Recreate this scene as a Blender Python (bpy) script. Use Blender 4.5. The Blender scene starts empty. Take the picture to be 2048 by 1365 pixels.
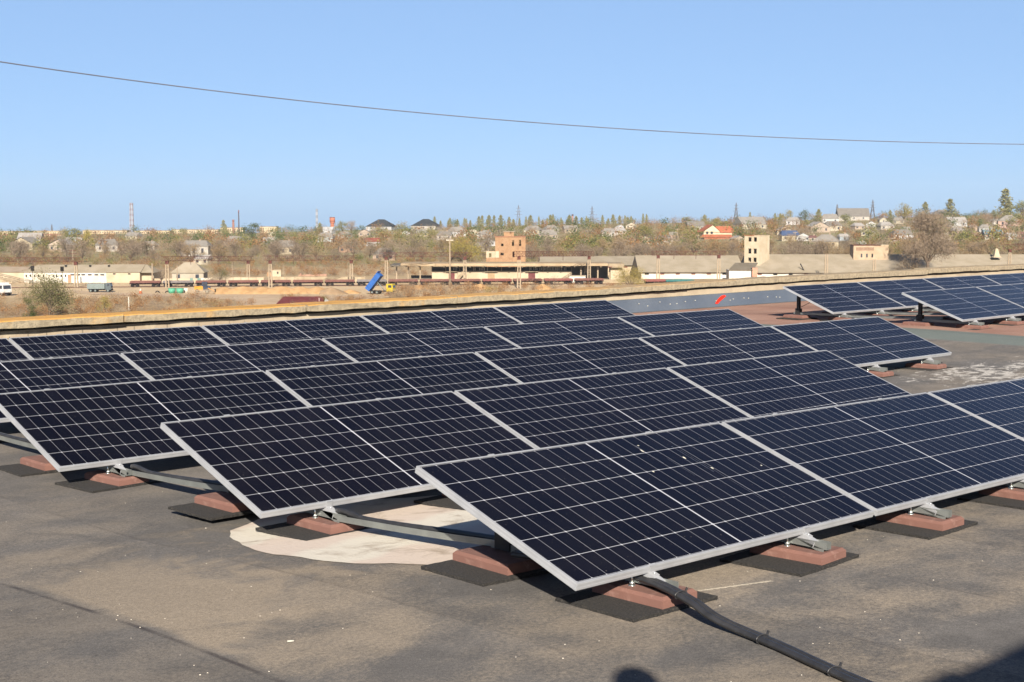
import bpy, math, random
import numpy as np
from mathutils import Vector, Matrix
random.seed(7); np.random.seed(7)
S = bpy.context.scene
COL = S.collection
R = math.radians

# ---------------------------------------------------------------- camera, sky, sun, exposure
F = 2844.0                       # focal length in pixels of the 2048 px wide photograph (50 mm lens)
PITCH = R(4.981)
ZC = 1.685                       # eye height above the roof
cam_d = bpy.data.cameras.new('camera'); cam = bpy.data.objects.new('camera', cam_d); COL.objects.link(cam)
cam_d.sensor_width = 36; cam_d.lens = 49.99
cam_d.clip_start = 0.05; cam_d.clip_end = 12000
cam.location = (0, 0, ZC); cam.rotation_euler = (R(90) - PITCH, 0, 0)
cam_d.dof.use_dof = True; cam_d.dof.focus_distance = 7.5; cam_d.dof.aperture_fstop = 20
S.camera = cam
_e, _a = R(25.5), R(-2.5)
SUN_D = Vector((math.cos(_e)*math.sin(_a), math.cos(_e)*math.cos(_a), -math.sin(_e)))        # the way sunlight travels
w = bpy.data.worlds.new('World'); S.world = w; w.use_nodes = True
nt = w.node_tree
sky = nt.nodes.new('ShaderNodeTexSky'); sky.sky_type = 'NISHITA'; sky.sun_disc = False
sky.sun_elevation = _e; sky.sun_rotation = R(177.5)
sky.altitude = 0; sky.air_density = 0.55; sky.dust_density = 0.6; sky.ozone_density = 3.0
wb = nt.nodes.new('ShaderNodeMix'); wb.data_type = 'RGBA'; wb.blend_type = 'MULTIPLY'; wb.inputs[0].default_value = 1
wb.inputs[7].default_value = (1.0, 1.0, 1.04, 1)              # the camera's white balance
ev = nt.nodes.new('ShaderNodeMix'); ev.data_type = 'RGBA'; ev.inputs[7].default_value = (3.0, 4.75, 7.35, 1)              # a thin even veil of dry autumn air low over the horizon
sz = nt.nodes.new('ShaderNodeSeparateXYZ'); nt.links.new(nt.nodes.new('ShaderNodeTexCoord').outputs['Generated'], sz.inputs[0])
ve = nt.nodes.new('ShaderNodeMapRange'); ve.interpolation_type = 'SMOOTHSTEP'; nt.links.new(sz.outputs[2], ve.inputs[0])
for i_, v_ in ((1, .42), (2, .12), (3, 0.0), (4, .62)): ve.inputs[i_].default_value = v_
nt.links.new(ve.outputs[0], ev.inputs[0])
nt.links.new(sky.outputs[0], wb.inputs[6]); nt.links.new(wb.outputs[2], ev.inputs[6]); nt.links.new(ev.outputs[2], nt.nodes['Background'].inputs[0])
nt.nodes['Background'].inputs[1].default_value = 0.05
sd = bpy.data.lights.new('sun', 'SUN'); sun = bpy.data.objects.new('sun', sd); COL.objects.link(sun)
sd.energy = 5.0; sd.angle = R(0.5); sd.color = (1.0, 0.91, 0.79)
sun.rotation_euler = SUN_D.to_track_quat('-Z', 'Y').to_euler()
S.view_settings.view_transform = 'Standard'; S.view_settings.look = 'None'
S.view_settings.exposure = 1.33; S.view_settings.gamma = 1

# ---------------------------------------------------------------- frames of reference
YAW = R(44.0055); TILT = R(19.81)
EU = Vector((math.cos(YAW), math.sin(YAW), 0)); EV = Vector((-math.sin(YAW), math.cos(YAW), 0))
ROT = Matrix.Rotation(YAW, 4, 'Z')
def uv(u, v, z=0.0): return EU*u + EV*v + Vector((0, 0, z))
def at(px, py, D):                                            # the place D metres ahead seen at a pixel of the photo
    a = (px-1024)/F; b = -(py-682.5)/F; c, s = math.cos(PITCH), math.sin(PITCH)
    k = D/(c+b*s)
    return Vector((a*k, D, ZC+(-s+b*c)*k))
def ss(a, b, x):
    t = min(1, max(0, (x-a)/(b-a))); return t*t*(3-2*t)
def roof_z(u, v):
    z = 0.0 - 0.105*ss(4.7, 7.6, v) + 0.015*ss(9, 11, v)
    z -= 0.0105*max(0, min(u-4.2, 7))*(1-ss(4.6, 7, v))
    z += 0.085*ss(16, 19, u)*(1-ss(11.5, 13.8, v)) + 0.02*ss(16, 19, u)
    return z
GROUND = ZC-20.0
def crest_row(px):
    return float(np.interp(px, [-600, 0, 500, 700, 1024, 1500, 1800, 2048, 2700], [470, 470, 467, 461, 452, 444, 436, 428, 415]))
def ground_z(x, y):
    if y < 535: return GROUND
    px = 1024+F*x/y
    zc = (435-crest_row(px))/F*1300+ZC
    if y <= 1300:
        t = (y-535)/(1300-535)
        return GROUND+(zc-GROUND)*(t**0.85)
    return zc-(y-1300)*0.035
def on_hill(px, py):                                          # ground point seen at a pixel
    lo, hi = 300.0, 1300.0
    for _ in range(40):
        m = (lo+hi)/2; p = at(px, py, m)
        if p.z > ground_z(p.x, p.y): lo = m
        else: hi = m
    p = at(px, py, lo); p.z = ground_z(p.x, p.y); return p
def mpx(D): return D/F

# ---------------------------------------------------------------- materials
def lin(c):
    if isinstance(c, str):
        c = [int(c[i:i+2], 16)/255 for i in (0, 2, 4)]
        c = [x/12.92 if x <= .04045 else ((x+.055)/1.055)**2.4 for x in c]
    return (c[0], c[1], c[2], 1)
MATS = {}
class N:
    def __init__(self, name):
        self.m = bpy.data.materials.new(name); self.m.use_nodes = True
        self.t = self.m.node_tree; self.b = self.t.nodes['Principled BSDF']; MATS[name] = self.m
    def n(self, typ, **k):
        o = self.t.nodes.new('ShaderNode'+typ)
        for a, v in k.items():
            if a.startswith('i_'):
                key = a[2:]; key = int(key) if key.isdigit() else key
                if isinstance(v, bpy.types.NodeSocket): self.t.links.new(v, o.inputs[key])
                else: o.inputs[key].default_value = v
            else: setattr(o, a, v)
        return o
    def math(self, op, a, b=0.0, c=None, clamp=False):
        o = self.t.nodes.new('ShaderNodeMath'); o.operation = op; o.use_clamp = clamp
        for i, v in enumerate((a, b, c)):
            if v is None: continue
            if isinstance(v, bpy.types.NodeSocket): self.t.links.new(v, o.inputs[i])
            else: o.inputs[i].default_value = v
        return o.outputs[0]
    def mix(self, f, a, b):
        o = self.t.nodes.new('ShaderNodeMix'); o.data_type = 'RGBA'
        for i, v in ((0, f), (6, a), (7, b)):
            if isinstance(v, bpy.types.NodeSocket): self.t.links.new(v, o.inputs[i])
            else: o.inputs[i].default_value = v
        return o.outputs[2]
    def noise(self, vec, scale, detail=4, rough=.55, dist=0.0):
        o = self.n('TexNoise', i_Scale=scale, i_Detail=detail, i_Roughness=rough, i_Distortion=dist)
        if vec is not None: self.t.links.new(vec, o.inputs['Vector'])
        return o.outputs['Fac']
    def ramp(self, f, lo, hi):
        o = self.n('MapRange', i_0=f, i_1=lo, i_2=hi); o.interpolation_type = 'SMOOTHSTEP'; return o.outputs[0]
    def obj(self): return self.n('TexCoord').outputs['Object']
    def set(self, **k):
        for a, v in k.items():
            key = a.replace('_', ' ')
            if isinstance(v, bpy.types.NodeSocket): self.t.links.new(v, self.b.inputs[key])
            else: self.b.inputs[key].default_value = v
        return self.m
    def bump(self, h, strength, dist=.01):
        o = self.n('Bump', i_Height=h, i_Strength=strength, i_Distance=dist); self.t.links.new(o.outputs[0], self.b.inputs['Normal'])
def pm(name, c1, c2=None, scale=3.0, rough=.7, metal=0.0, bump=0.0, bscale=40.0, spec=.3):
    """general surface: two tones mixed by noise, fine bump"""
    q = N(name); co = q.obj()
    if c2 is None: c2 = tuple(x*.78 for x in lin(c1)[:3])
    f = q.ramp(q.noise(co, scale, 6, .6), .3, .7)
    q.set(Base_Color=q.mix(f, lin(c1), lin(c2)), Roughness=rough, Metallic=metal)
    q.b.inputs['Specular IOR Level'].default_value = spec
    if bump: q.bump(q.noise(co, bscale, 4), bump)
    return q.m
def foliage(name, cols, rough=.8):
    """leaf colours picked per leaf and per clump"""
    q = N(name); co = q.n('NewGeometry'); oi = q.n('ObjectInfo')
    r1 = co.outputs['Random Per Island']
    f = q.math('ADD', q.math('MULTIPLY', r1, .55), q.math('MULTIPLY', oi.outputs['Random'], .45))
    cr = q.n('ValToRGB', i_Fac=f); e = cr.color_ramp.elements
    e[0].position = 0; e[0].color = lin(cols[0]); e[1].position = 1; e[1].color = lin(cols[-1])
    for i, c in enumerate(cols[1:-1]):
        x = e.new((i+1)/(len(cols)-1)); x.color = lin(c)
    q.set(Base_Color=cr.outputs[0], Roughness=rough); q.b.inputs['Specular IOR Level'].default_value = .15
    return q.m

def sun_lit(hexa, k=.42):                                      # surface colour of a thing whose sunlit face shows this tone
    return tuple(x*k for x in lin(hexa)[:3])
def far_mat(name, h1, h2=None, scale=.6, rough=.85, metal=0.0, k=.42, bump=0.0, bscale=3.0):
    return pm(name, sun_lit(h1, k), sun_lit(h2, k) if h2 else None, scale, rough, metal, bump, bscale, .2)

# ---------------------------------------------------------------- mesh helpers
class MB:
    def __init__(s): s.v = []; s.f = []; s.mi = []; s.sm = []
    def add(s, vs, fs, M=None, mi=0, smooth=False):
        o = len(s.v)
        s.v += [tuple(M @ Vector(p)) if M is not None else tuple(p) for p in vs]
        s.f += [tuple(i+o for i in f) for f in fs]; s.mi += [mi]*len(fs); s.sm += [smooth]*len(fs); return s
    def box(s, x0, x1, y0, y1, z0, z1, M=None, mi=0, bev=0.0):
        if bev <= 0:
            return s.add([(x0,y0,z0),(x1,y0,z0),(x1,y1,z0),(x0,y1,z0),(x0,y0,z1),(x1,y0,z1),(x1,y1,z1),(x0,y1,z1)],
                [(0,3,2,1),(4,5,6,7),(0,1,5,4),(1,2,6,5),(2,3,7,6),(3,0,4,7)], M, mi)
        b = bev; vs = []
        for z, i in ((z0, 0), (z1-b, 0), (z1, b)):
            vs += [(x0+i,y0+i,z),(x1-i,y0+i,z),(x1-i,y1-i,z),(x0+i,y1-i,z)]
        fs = [(0,3,2,1),(8,9,10,11)]
        for l in (0, 4): fs += [(l+i, l+(i+1)%4, l+4+(i+1)%4, l+4+i) for i in range(4)]
        return s.add(vs, fs, M, mi)
    def cyl(s, p0, p1, r0, r1=None, n=8, mi=0, caps=True, smooth=True):
        r1 = r0 if r1 is None else r1; p0 = Vector(p0); p1 = Vector(p1); d = p1-p0
        if d.length < 1e-9: return s
        q = d.to_track_quat('Z', 'Y').to_matrix(); vs = []
        for p, r in ((p0, r0), (p1, r1)):
            vs += [p+q @ Vector((r*math.cos(2*math.pi*i/n), r*math.sin(2*math.pi*i/n), 0)) for i in range(n)]
        fs = [(i, (i+1)%n, n+(i+1)%n, n+i) for i in range(n)]
        s.add(vs, fs, None, mi, smooth)
        if caps:
            o = len(s.v)-2*n; s.f += [tuple(o+i for i in reversed(range(n))), tuple(o+n+i for i in range(n))]; s.mi += [mi]*2; s.sm += [False]*2
        return s
    def tube(s, pts, r, n=8, mi=0):
        pts = [Vector(p) for p in pts]; rs = r if isinstance(r, (list, tuple)) else [r]*len(pts); rings = []; up = Vector((0, 0, 1))
        for i, p in enumerate(pts):
            t = (pts[min(i+1, len(pts)-1)]-pts[max(i-1, 0)]).normalized()
            a = t.cross(up); a = a.normalized() if a.length > 1e-4 else Vector((1, 0, 0)); b = a.cross(t)
            rings.append([p+a*rs[i]*math.cos(2*math.pi*k/n)+b*rs[i]*math.sin(2*math.pi*k/n) for k in range(n)])
        vs = [p for r_ in rings for p in r_]
        fs = [(i*n+k, i*n+(k+1)%n, (i+1)*n+(k+1)%n, (i+1)*n+k) for i in range(len(pts)-1) for k in range(n)]
        fs += [tuple(range(n)), tuple((len(pts)-1)*n+k for k in reversed(range(n)))]
        return s.add(vs, fs, None, mi, True)
    def prism(s, poly, y0, y1, M=None, mi=0):                  # polygon in x,z carried from y0 to y1
        n = len(poly); vs = [(x, y0, z) for x, z in poly]+[(x, y1, z) for x, z in poly]
        fs = [tuple(range(n)), tuple(n+i for i in reversed(range(n)))]+[(i, n+i, n+(i+1)%n, (i+1)%n) for i in range(n)]
        return s.add(vs, fs, M, mi)
    def bar(s, p0, p1, w, h=None, mi=0):
        p0 = Vector(p0); p1 = Vector(p1); h = h or w; d = p1-p0; q = d.to_track_quat('Z', 'Y').to_matrix().to_4x4()
        return s.box(-w/2, w/2, -h/2, h/2, 0, d.length, Matrix.Translation(p0) @ q, mi)
    def mesh(s, name, mats):
        me = bpy.data.meshes.new(name); me.from_pydata(s.v, [], s.f)
        for m in (mats if isinstance(mats, (list, tuple)) else [mats]): me.materials.append(m)
        me.polygons.foreach_set('material_index', s.mi); me.polygons.foreach_set('use_smooth', s.sm); me.update(); return me
    def build(s, name, mats, parent=None, loc=None):
        o = bpy.data.objects.new(name, s.mesh(name, mats)); COL.objects.link(o)
        if parent: o.parent = parent
        if loc is not None: o.location = loc
        return o
def np_mesh(name, V, nper, mats, smooth=False, mi=None):
    """mesh from an array of separate faces with nper corners each"""
    V = np.asarray(V, dtype=np.float32).reshape(-1, 3); nf = len(V)//nper
    me = bpy.data.meshes.new(name); me.vertices.add(len(V)); me.vertices.foreach_set('co', V.ravel())
    me.loops.add(len(V)); me.loops.foreach_set('vertex_index', np.arange(len(V), dtype=np.int32))
    me.polygons.add(nf); me.polygons.foreach_set('loop_start', np.arange(0, len(V), nper, dtype=np.int32))
    me.update(calc_edges=True)
    for m in (mats if isinstance(mats, (list, tuple)) else [mats]): me.materials.append(m)
    if mi is not None: me.polygons.foreach_set('material_index', mi)
    return me
TOPS = []
def tag(o, label, cat, group=None, px=None):
    o['label'] = label; o['category'] = cat
    if group: o['group'] = group
    TOPS.append((o, px)); return o
def thing(name, label, cat, loc=(0, 0, 0), rotz=0.0, group=None, M=None, px=None):
    o = bpy.data.objects.new(name, None); COL.objects.link(o); o.empty_display_size = .3
    if M is not None: o.matrix_world = M
    else: o.location = loc; o.rotation_euler = (0, 0, rotz)
    return tag(o, label, cat, group, px)
def structure(o, kind='structure'): o['kind'] = kind; return o
KIDS = {}
def child(o, p): o.parent = p; return o
def dup(root, label, loc=None, rotz=None, M=None, group=None, px=None, scale=None):
    r = root.copy(); COL.objects.link(r); r['label'] = label
    if M is not None: r.matrix_world = M
    else:
        if loc is not None: r.location = loc
        if rotz is not None: r.rotation_euler = (0, 0, rotz)
    if scale is not None: r.scale = scale
    if group: r['group'] = group
    TOPS.append((r, px))
    for ch in list(root.children):
        c = ch.copy(); COL.objects.link(c); c.parent = r
        for g in list(ch.children):
            d = g.copy(); COL.objects.link(d); d.parent = c
    return r
ORD = ['first', 'second', 'third', 'fourth', 'fifth', 'sixth', 'seventh', 'eighth', 'ninth', 'tenth', 'eleventh', 'twelfth']
# ---------------------------------------------------------------- the roof we stand on
def roof_material():
    q = N('bitumen_roofing'); co = q.obj()
    sx = q.n('SeparateXYZ', i_0=co); u, v = sx.outputs[0], sx.outputs[1]
    wob = q.math('MULTIPLY', q.math('SUBTRACT', q.noise(co, .9, 3), .5), .10)
    uw = q.math('ADD', u, wob)
    roll = q.math('FLOOR', q.math('SUBTRACT', u, 2.9))
    rr = q.n('TexWhiteNoise', noise_dimensions='1D'); q.t.links.new(roll, rr.inputs['W'])
    big = q.noise(co, .55, 5, .6, .4); mid = q.noise(co, 2.6, 5, .62, .8); fine = q.noise(co, 170, 2, .8); grit = q.noise(co, 48, 4, .75)
    mp = q.n('Mapping', i_Vector=co); mp.inputs['Scale'].default_value = (.95, 1.7, 1); mp.inputs['Rotation'].default_value = (0, 0, R(-46))
    streak = q.noise(mp.outputs[0], 1.1, 5, .55, .3)
    grey = q.mix(q.ramp(mid, .3, .7), lin((.090, .085, .080)), lin((.118, .111, .104)))
    tone = q.math('ADD', q.math('MULTIPLY', rr.outputs['Value'], .16), .92)
    d = q.math('ADD', q.math('ADD', q.math('MULTIPLY', streak, .7), q.math('MULTIPLY', big, .5)), q.math('MULTIPLY', mid, .25))
    dust = q.ramp(q.math('ADD', d, q.math('MULTIPLY', q.math('SUBTRACT', grit, .5), .35)), .615, .90)
    # wide drift of dust lying on one roll
    mm = q.math('SUBTRACT', q.math('ADD', mid, q.math('MULTIPLY', streak, .8)), .9)
    edge = q.math('MULTIPLY', q.ramp(q.math('ADD', u, q.math('MULTIPLY', mm, .12)), 2.90, 2.99), q.ramp(q.math('ADD', u, q.math('MULTIPLY', mm, 2.2)), 4.25, 3.55))
    along = q.math('MULTIPLY', q.ramp(q.math('ADD', v, q.math('MULTIPLY', mm, 1.5)), 4.55, 5.0), q.ramp(q.math('ADD', v, q.math('MULTIPLY', mm, 2.5)), 7.0, 5.9))
    patch = q.math('MULTIPLY', q.math('MULTIPLY', edge, along), .95)
    grey_low = q.math('MULTIPLY', q.ramp(q.math('ADD', u, q.math('MULTIPLY', mm, .12)), 2.99, 2.90), .55)
    dust = q.math('MULTIPLY', dust, q.math('SUBTRACT', 1.0, grey_low))
    dust = q.math('MAXIMUM', q.math('MULTIPLY', dust, .82), patch)
    far = q.ramp(v, 5.5, 8.5)
    dust = q.math('MULTIPLY', dust, q.math('SUBTRACT', 1.0, q.math('MULTIPLY', far, .55)))
    c = q.mix(q.math('MULTIPLY', dust, .9), grey, lin((.245, .202, .150)))
    seam = q.math('ABSOLUTE', q.math('SUBTRACT', q.math('FRACT', q.math('ADD', q.math('SUBTRACT', q.math('ADD', u, q.math('MULTIPLY', wob, .25)), 2.9), .5)), .5))
    first = q.math('LESS_THAN', q.math('ABSOLUTE', q.math('SUBTRACT', u, 2.9)), .3)
    sl = q.math('MULTIPLY', q.ramp(seam, .022, .003), q.math('ADD', q.math('MULTIPLY', first, .55), .22))
    sl = q.math('MULTIPLY', sl, q.ramp(q.noise(co, 1.7, 3), .35, .6))
    c = q.mix(sl, c, lin((.035, .03, .03)))
    # terracotta and green granule roofing at the far end
    uu = q.math('ADD', u, q.math('MULTIPLY', wob, .8))
    teal = q.ramp(uu, 17.95, 18.12); red = q.ramp(uu, 19.13, 19.27)
    c = q.mix(teal, c, q.mix(mid, lin((.095, .115, .105)), lin((.125, .14, .128))))
    c = q.mix(red, c, q.mix(q.ramp(big, .3, .7), lin((.21, .115, .085)), lin((.29, .185, .14))))
    # spilled white paint
    pu = q.math('DIVIDE', q.math('SUBTRACT', u, 15.5), 1.9); pv = q.math('DIVIDE', q.math('SUBTRACT', v, 7.85), .95)
    pr = q.math('ADD', q.math('MULTIPLY', pu, pu), q.math('MULTIPLY', pv, pv))
    pw = q.math('MULTIPLY', q.ramp(q.math('SUBTRACT', q.noise(mp.outputs[0], 5.5, 6, .65, .6), q.math('MULTIPLY', pr, .16)), .44, .56), .68)
    c = q.mix(pw, c, lin((.56, .53, .48)))
    lv = q.math('SUBTRACT', v, q.math('SUBTRACT', 5.43, q.math('MULTIPLY', u, .29)))
    ln = q.math('MULTIPLY', q.ramp(q.math('ABSOLUTE', q.math('ADD', lv, q.math('MULTIPLY', q.math('SUBTRACT', grit, .5), .04))), .012, .004), q.math('MULTIPLY', q.math('GREATER_THAN', u, 5.02), q.math('LESS_THAN', u, 5.42)))
    c = q.mix(q.math('MULTIPLY', ln, .6), c, lin((.55, .49, .38)))
    g = q.math('ADD', q.math('MULTIPLY', q.math('SUBTRACT', fine, .5), 1.7), q.math('MULTIPLY', q.math('SUBTRACT', grit, .5), .9))
    mul = q.math('MULTIPLY', q.math('ADD', 1.0, g), tone)
    cc = q.n('MixRGB', blend_type='MULTIPLY', i_Fac=1.0, i_1=c, i_2=q.n('CombineXYZ', i_0=mul, i_1=mul, i_2=mul).outputs[0]).outputs[0]
    q.set(Base_Color=cc, Roughness=.88); q.b.inputs['Specular IOR Level'].default_value = .2
    h = q.math('ADD', q.math('ADD', q.math('MULTIPLY', fine, .003), q.math('MULTIPLY', mid, .012)), q.math('ADD', q.math('MULTIPLY', streak, .02), q.math('MULTIPLY', big, .05)))
    q.bump(h, .35, 1.0)
    return q.m
M_ROOF = roof_material()
M_CREAM = pm('cream_render', 'd8c8a8', 'bfae90', 2.2, .85, 0, .5, 14)
M_CONC = pm('grey_concrete', 'a59a88', '857a68', 1.2, .85, 0, .4, 25)
us = np.concatenate([np.arange(-14, 2, 1.0), np.arange(2, 11, .25), np.arange(11, 46.1, .5)]); vs_ = np.concatenate([np.arange(-9, 2, 1.0), np.arange(2, 17.5, .25)])
vs_ = np.append(vs_, 17.5)
mb = MB(); nu = len(us)
for v in vs_:
    for u in us: mb.v.append((float(u), float(v), roof_z(u, v)))
for j in range(len(vs_)-1):
    for i in range(nu-1): mb.f.append((j*nu+i, j*nu+i+1, (j+1)*nu+i+1, (j+1)*nu+i)); mb.mi.append(0); mb.sm.append(True)
u0, u1, v0, v1 = us[0], us[-1], vs_[0], vs_[-1]
mb.box(u0, u1, v0, v1, GROUND-.5, -.30, mi=1)
roof = mb.build('roof', [M_ROOF, M_CONC]); roof.rotation_euler.z = YAW; structure(roof)

# pale round patch of bare screed showing through the roofing
q = N('bare_screed'); co = q.obj(); sx = q.n('SeparateXYZ', i_0=co)
nz = q.noise(co, 3, 5, .6)
st = q.math('SINE', q.math('ADD', q.math('MULTIPLY', q.math('ADD', q.math('MULTIPLY', sx.outputs[1], .97), q.math('MULTIPLY', sx.outputs[0], -.24)), 7.6), q.math('ADD', q.math('MULTIPLY', nz, 2.2), .6)))
f1 = q.math('MULTIPLY', q.ramp(st, -.5, .35), .7)
cc = q.mix(f1, lin((.51, .475, .40)), lin((.46, .37, .31)))
cc = q.mix(q.math('MULTIPLY', q.ramp(q.noise(co, 4.0, 7, .68, .6), .50, .70), .75), cc, lin((.25, .20, .15)))
q.set(Base_Color=cc, Roughness=.85); q.bump(q.noise(co, 45, 4), .4, .01)
mb = MB(); n = 72; ring = []
for i in range(n):
    a = 2*math.pi*i/n; r = 1.03+.03*math.sin(3*a+1)+.015*math.sin(11*a)+random.uniform(-.016, .016)
    ring.append((5.12+r*math.cos(a), 6.02+1.03*r*math.sin(a)))
mb.v.append((5.12, 6.02, roof_z(5.12, 6.02)+.004))
for k in range(1, 6):
    for (a, b) in ring:
        uu = 5.12+(a-5.12)*k/5; vv = 6.02+(b-6.02)*k/5; mb.v.append((uu, vv, roof_z(uu, vv)+.004))
for i in range(n): mb.f.append((0, 1+i, 1+(i+1) % n))
for k in range(4):
    for i in range(n): mb.f.append((1+k*n+i, 1+(k+1)*n+i, 1+(k+1)*n+(i+1) % n, 1+k*n+(i+1) % n))
mb.mi = [0]*len(mb.f); mb.sm = [True]*len(mb.f)
o = mb.build('bare_patch', q.m); o.rotation_euler.z = YAW; structure(o)

# ---------------------------------------------------------------- parapet
M_LICH = N('lichen_coping'); q = M_LICH; co = q.obj(); geo = q.n('NewGeometry')
up = q.n('SeparateXYZ', i_0=geo.outputs['Normal']).outputs[2]
uq = q.n('SeparateXYZ', i_0=co).outputs[0]
n1 = q.noise(co, 3.2, 6, .65); n2 = q.noise(co, 16, 5, .7); n3 = q.noise(co, 1.0, 3)
stone = q.mix(q.ramp(n2, .35, .65), lin((.17, .14, .095)), lin((.27, .225, .15)))
stone = q.mix(q.math('MULTIPLY', q.ramp(n2, .60, .72), .6), stone, lin((.10, .09, .07)))
left = q.ramp(uq, 26, 12)
ml = q.ramp(q.math('ADD', q.math('ADD', q.math('MULTIPLY', n1, .6), q.math('MULTIPLY', q.math('SUBTRACT', n3, .5), .5)), q.math('ADD', q.math('MULTIPLY', up, .33), q.math('MULTIPLY', left, .13))), .42, .68)
c = q.mix(q.math('MULTIPLY', ml, q.math('ADD', .12, q.math('MULTIPLY', left, .75))), stone, q.mix(n2, lin((.42, .195, .025)), lin((.46, .25, .045))))
q.set(Base_Color=c, Roughness=.9); q.bump(n2, .9, .02)
M_LICH = q.m
q = N('parapet_plaster'); co = q.obj(); sx = q.n('SeparateXYZ', i_0=co)
br = q.n('TexBrick', i_Vector=q.n('CombineXYZ', i_0=sx.outputs[0], i_1=sx.outputs[2]).outputs[0], i_Scale=1.0)
br.inputs['Brick Width'].default_value = .25; br.inputs['Row Height'].default_value = .075; br.inputs['Mortar Size'].default_value = .008
nz = q.noise(co, 2.0, 5, .6); bare = q.math('MULTIPLY', q.ramp(nz, .42, .5), q.ramp(sx.outputs[0], 13, 10))
pl = q.mix(q.ramp(nz, .35, .65), lin((.30, .25, .175)), lin((.23, .185, .13)))
bk = q.mix(br.outputs['Fac'], lin((.25, .20, .14)), lin((.14, .115, .08)))
q.set(Base_Color=q.mix(bare, pl, bk), Roughness=.9)
q.bump(q.math('ADD', q.math('MULTIPLY', q.noise(co, 18, 4), .4), q.math('MULTIPLY', q.math('MULTIPLY', br.outputs['Fac'], bare), -1.5)), .6, .02)
M_PLAST = q.m
q = N('galvanised_flashing'); co = q.obj(); n1 = q.noise(co, 1.3, 4); n2 = q.noise(co, 60, 2)
q.set(Base_Color=q.mix(n1, lin((.19, .225, .265)), lin((.27, .30, .33))), Metallic=.8, Roughness=q.math('ADD', .34, q.math('MULTIPLY', n1, .25)))
q.bump(n1, .25, .05); M_FLASH = q.m
M_WHITE = pm('white_washer', 'a8a69c', None, 9, .6); M_REDP = pm('red_spray_paint', 'cf2a18', 'b0200f', 9, .6)
par = thing('parapet_wall', 'low rendered parapet with orange lichened coping slabs along the far roof edge', 'parapet', (0, 0, 0), YAW)
PU0, PU1 = -14.0, 45.9
cz = lambda u: ZC-1.41+.065*ss(16, 27, u)                       # underside of the coping
mb = MB(); uu = PU0
while uu < PU1-.01:
    b = min(uu+2.0, PU1); za, zb = cz(uu), cz(b); wd = .024
    mb.add([(uu,17.3,-.35),(b,17.3,-.35),(b,17.66,-.35),(uu,17.66,-.35),(uu,17.3,za-wd),(b,17.3,zb-wd),(b,17.66,zb+.02),(uu,17.66,za+.02),(uu,17.43,za-wd),(b,17.43,zb-wd),(b,17.43,zb+.03),(uu,17.43,za+.03)],
           [(4,5,9,8),(8,9,10,11),(0,1,5,4),(2,3,7,6)]); uu = b
mb.build('wall', M_PLAST, par)
uu = PU0-.4; k = 0
while uu < PU1:
    L_ = 2.97; rnd = random.Random(k); dz = rnd.uniform(-.012, .012); dv = rnd.uniform(-.02, .02)
    mb = MB(); m = 14; z0 = cz(uu)+.02+dz; z1 = cz(uu+L_)+.02+dz; oh = .055*(1-ss(15, 24, uu))
    for i in range(m+1):
        t = i/m; x = uu+.012+(L_-.024)*t; zb = z0+(z1-z0)*t; j = [rnd.uniform(-.006, .006) for _ in range(4)]
        mb.v += [(x, 17.23-oh+dv+j[0], zb+j[1]*1.3), (x, 17.225-oh+dv+j[0], zb+.088+j[2]), (x, 17.24-oh+dv+j[3], zb+.10+j[2]), (x, 17.62, zb+.108+j[3]), (x, 17.64, zb)]
    for i in range(m):
        for e in range(5): mb.f.append((i*5+e, (i+1)*5+e, (i+1)*5+(e+1) % 5, i*5+(e+1) % 5))
    mb.f += [tuple(reversed(range(5))), tuple(m*5+e for e in range(5))]; mb.f = [tuple(reversed(f)) for f in mb.f]
    mb.mi = [0]*len(mb.f); mb.sm = [False]*len(mb.f)
    mb.build('coping_slab', M_LICH, par); uu += L_+.006; k += 1
mb = MB(); a = 15.0; m = 22
for i in range(m+1):
    x = a+(40-a)*i/m; zb = roof_z(x, 17.2)+.004; zt = ZC-1.512+.022*ss(16, 27, x)
    mb.v += [(x, 17.15, zb), (x, 17.195, zb+.012), (x, 17.285, zt-.012), (x, 17.297, zt)]
for i in range(m):
    for e in range(3): mb.f.append((i*4+e, (i+1)*4+e, (i+1)*4+e+1, i*4+e+1))
mb.mi = [0]*len(mb.f); mb.sm = [False]*len(mb.f)
fl = mb.build('flashing', M_FLASH, par)
wm = MB().cyl((0, 0, 0), (0, -.010, 0), .012, .008, 8).mesh('fastener', M_WHITE)
for i, x in enumerate([19.9, 20.15, 20.5, 20.8, 21.0, 21.25, 21.55, 22.2, 22.65, 22.75, 23.1, 23.25, 23.9, 24.2, 24.32, 25.0, 25.35, 25.6, 26.0, 26.2, 26.8]):
    o = bpy.data.objects.new('fastener', wm); COL.objects.link(o); o.parent = fl; o.location = (x, 17.232, roof_z(x, 17.2)+.13+random.Random(i).uniform(-.03, .04))
mb = MB(); P = [(22.14, .05), (22.22, .04), (22.32, .09), (22.42, .13), (22.55, .18), (22.50, .205), (22.40, .19), (22.30, .15), (22.21, .10)]
zz = roof_z(22.6, 17.2)
mb.add([(x, 17.188+.36*z, zz+z+.02) for x, z in P], [tuple(range(len(P)))])
mb.build('paint_mark', M_REDP, par)

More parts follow.
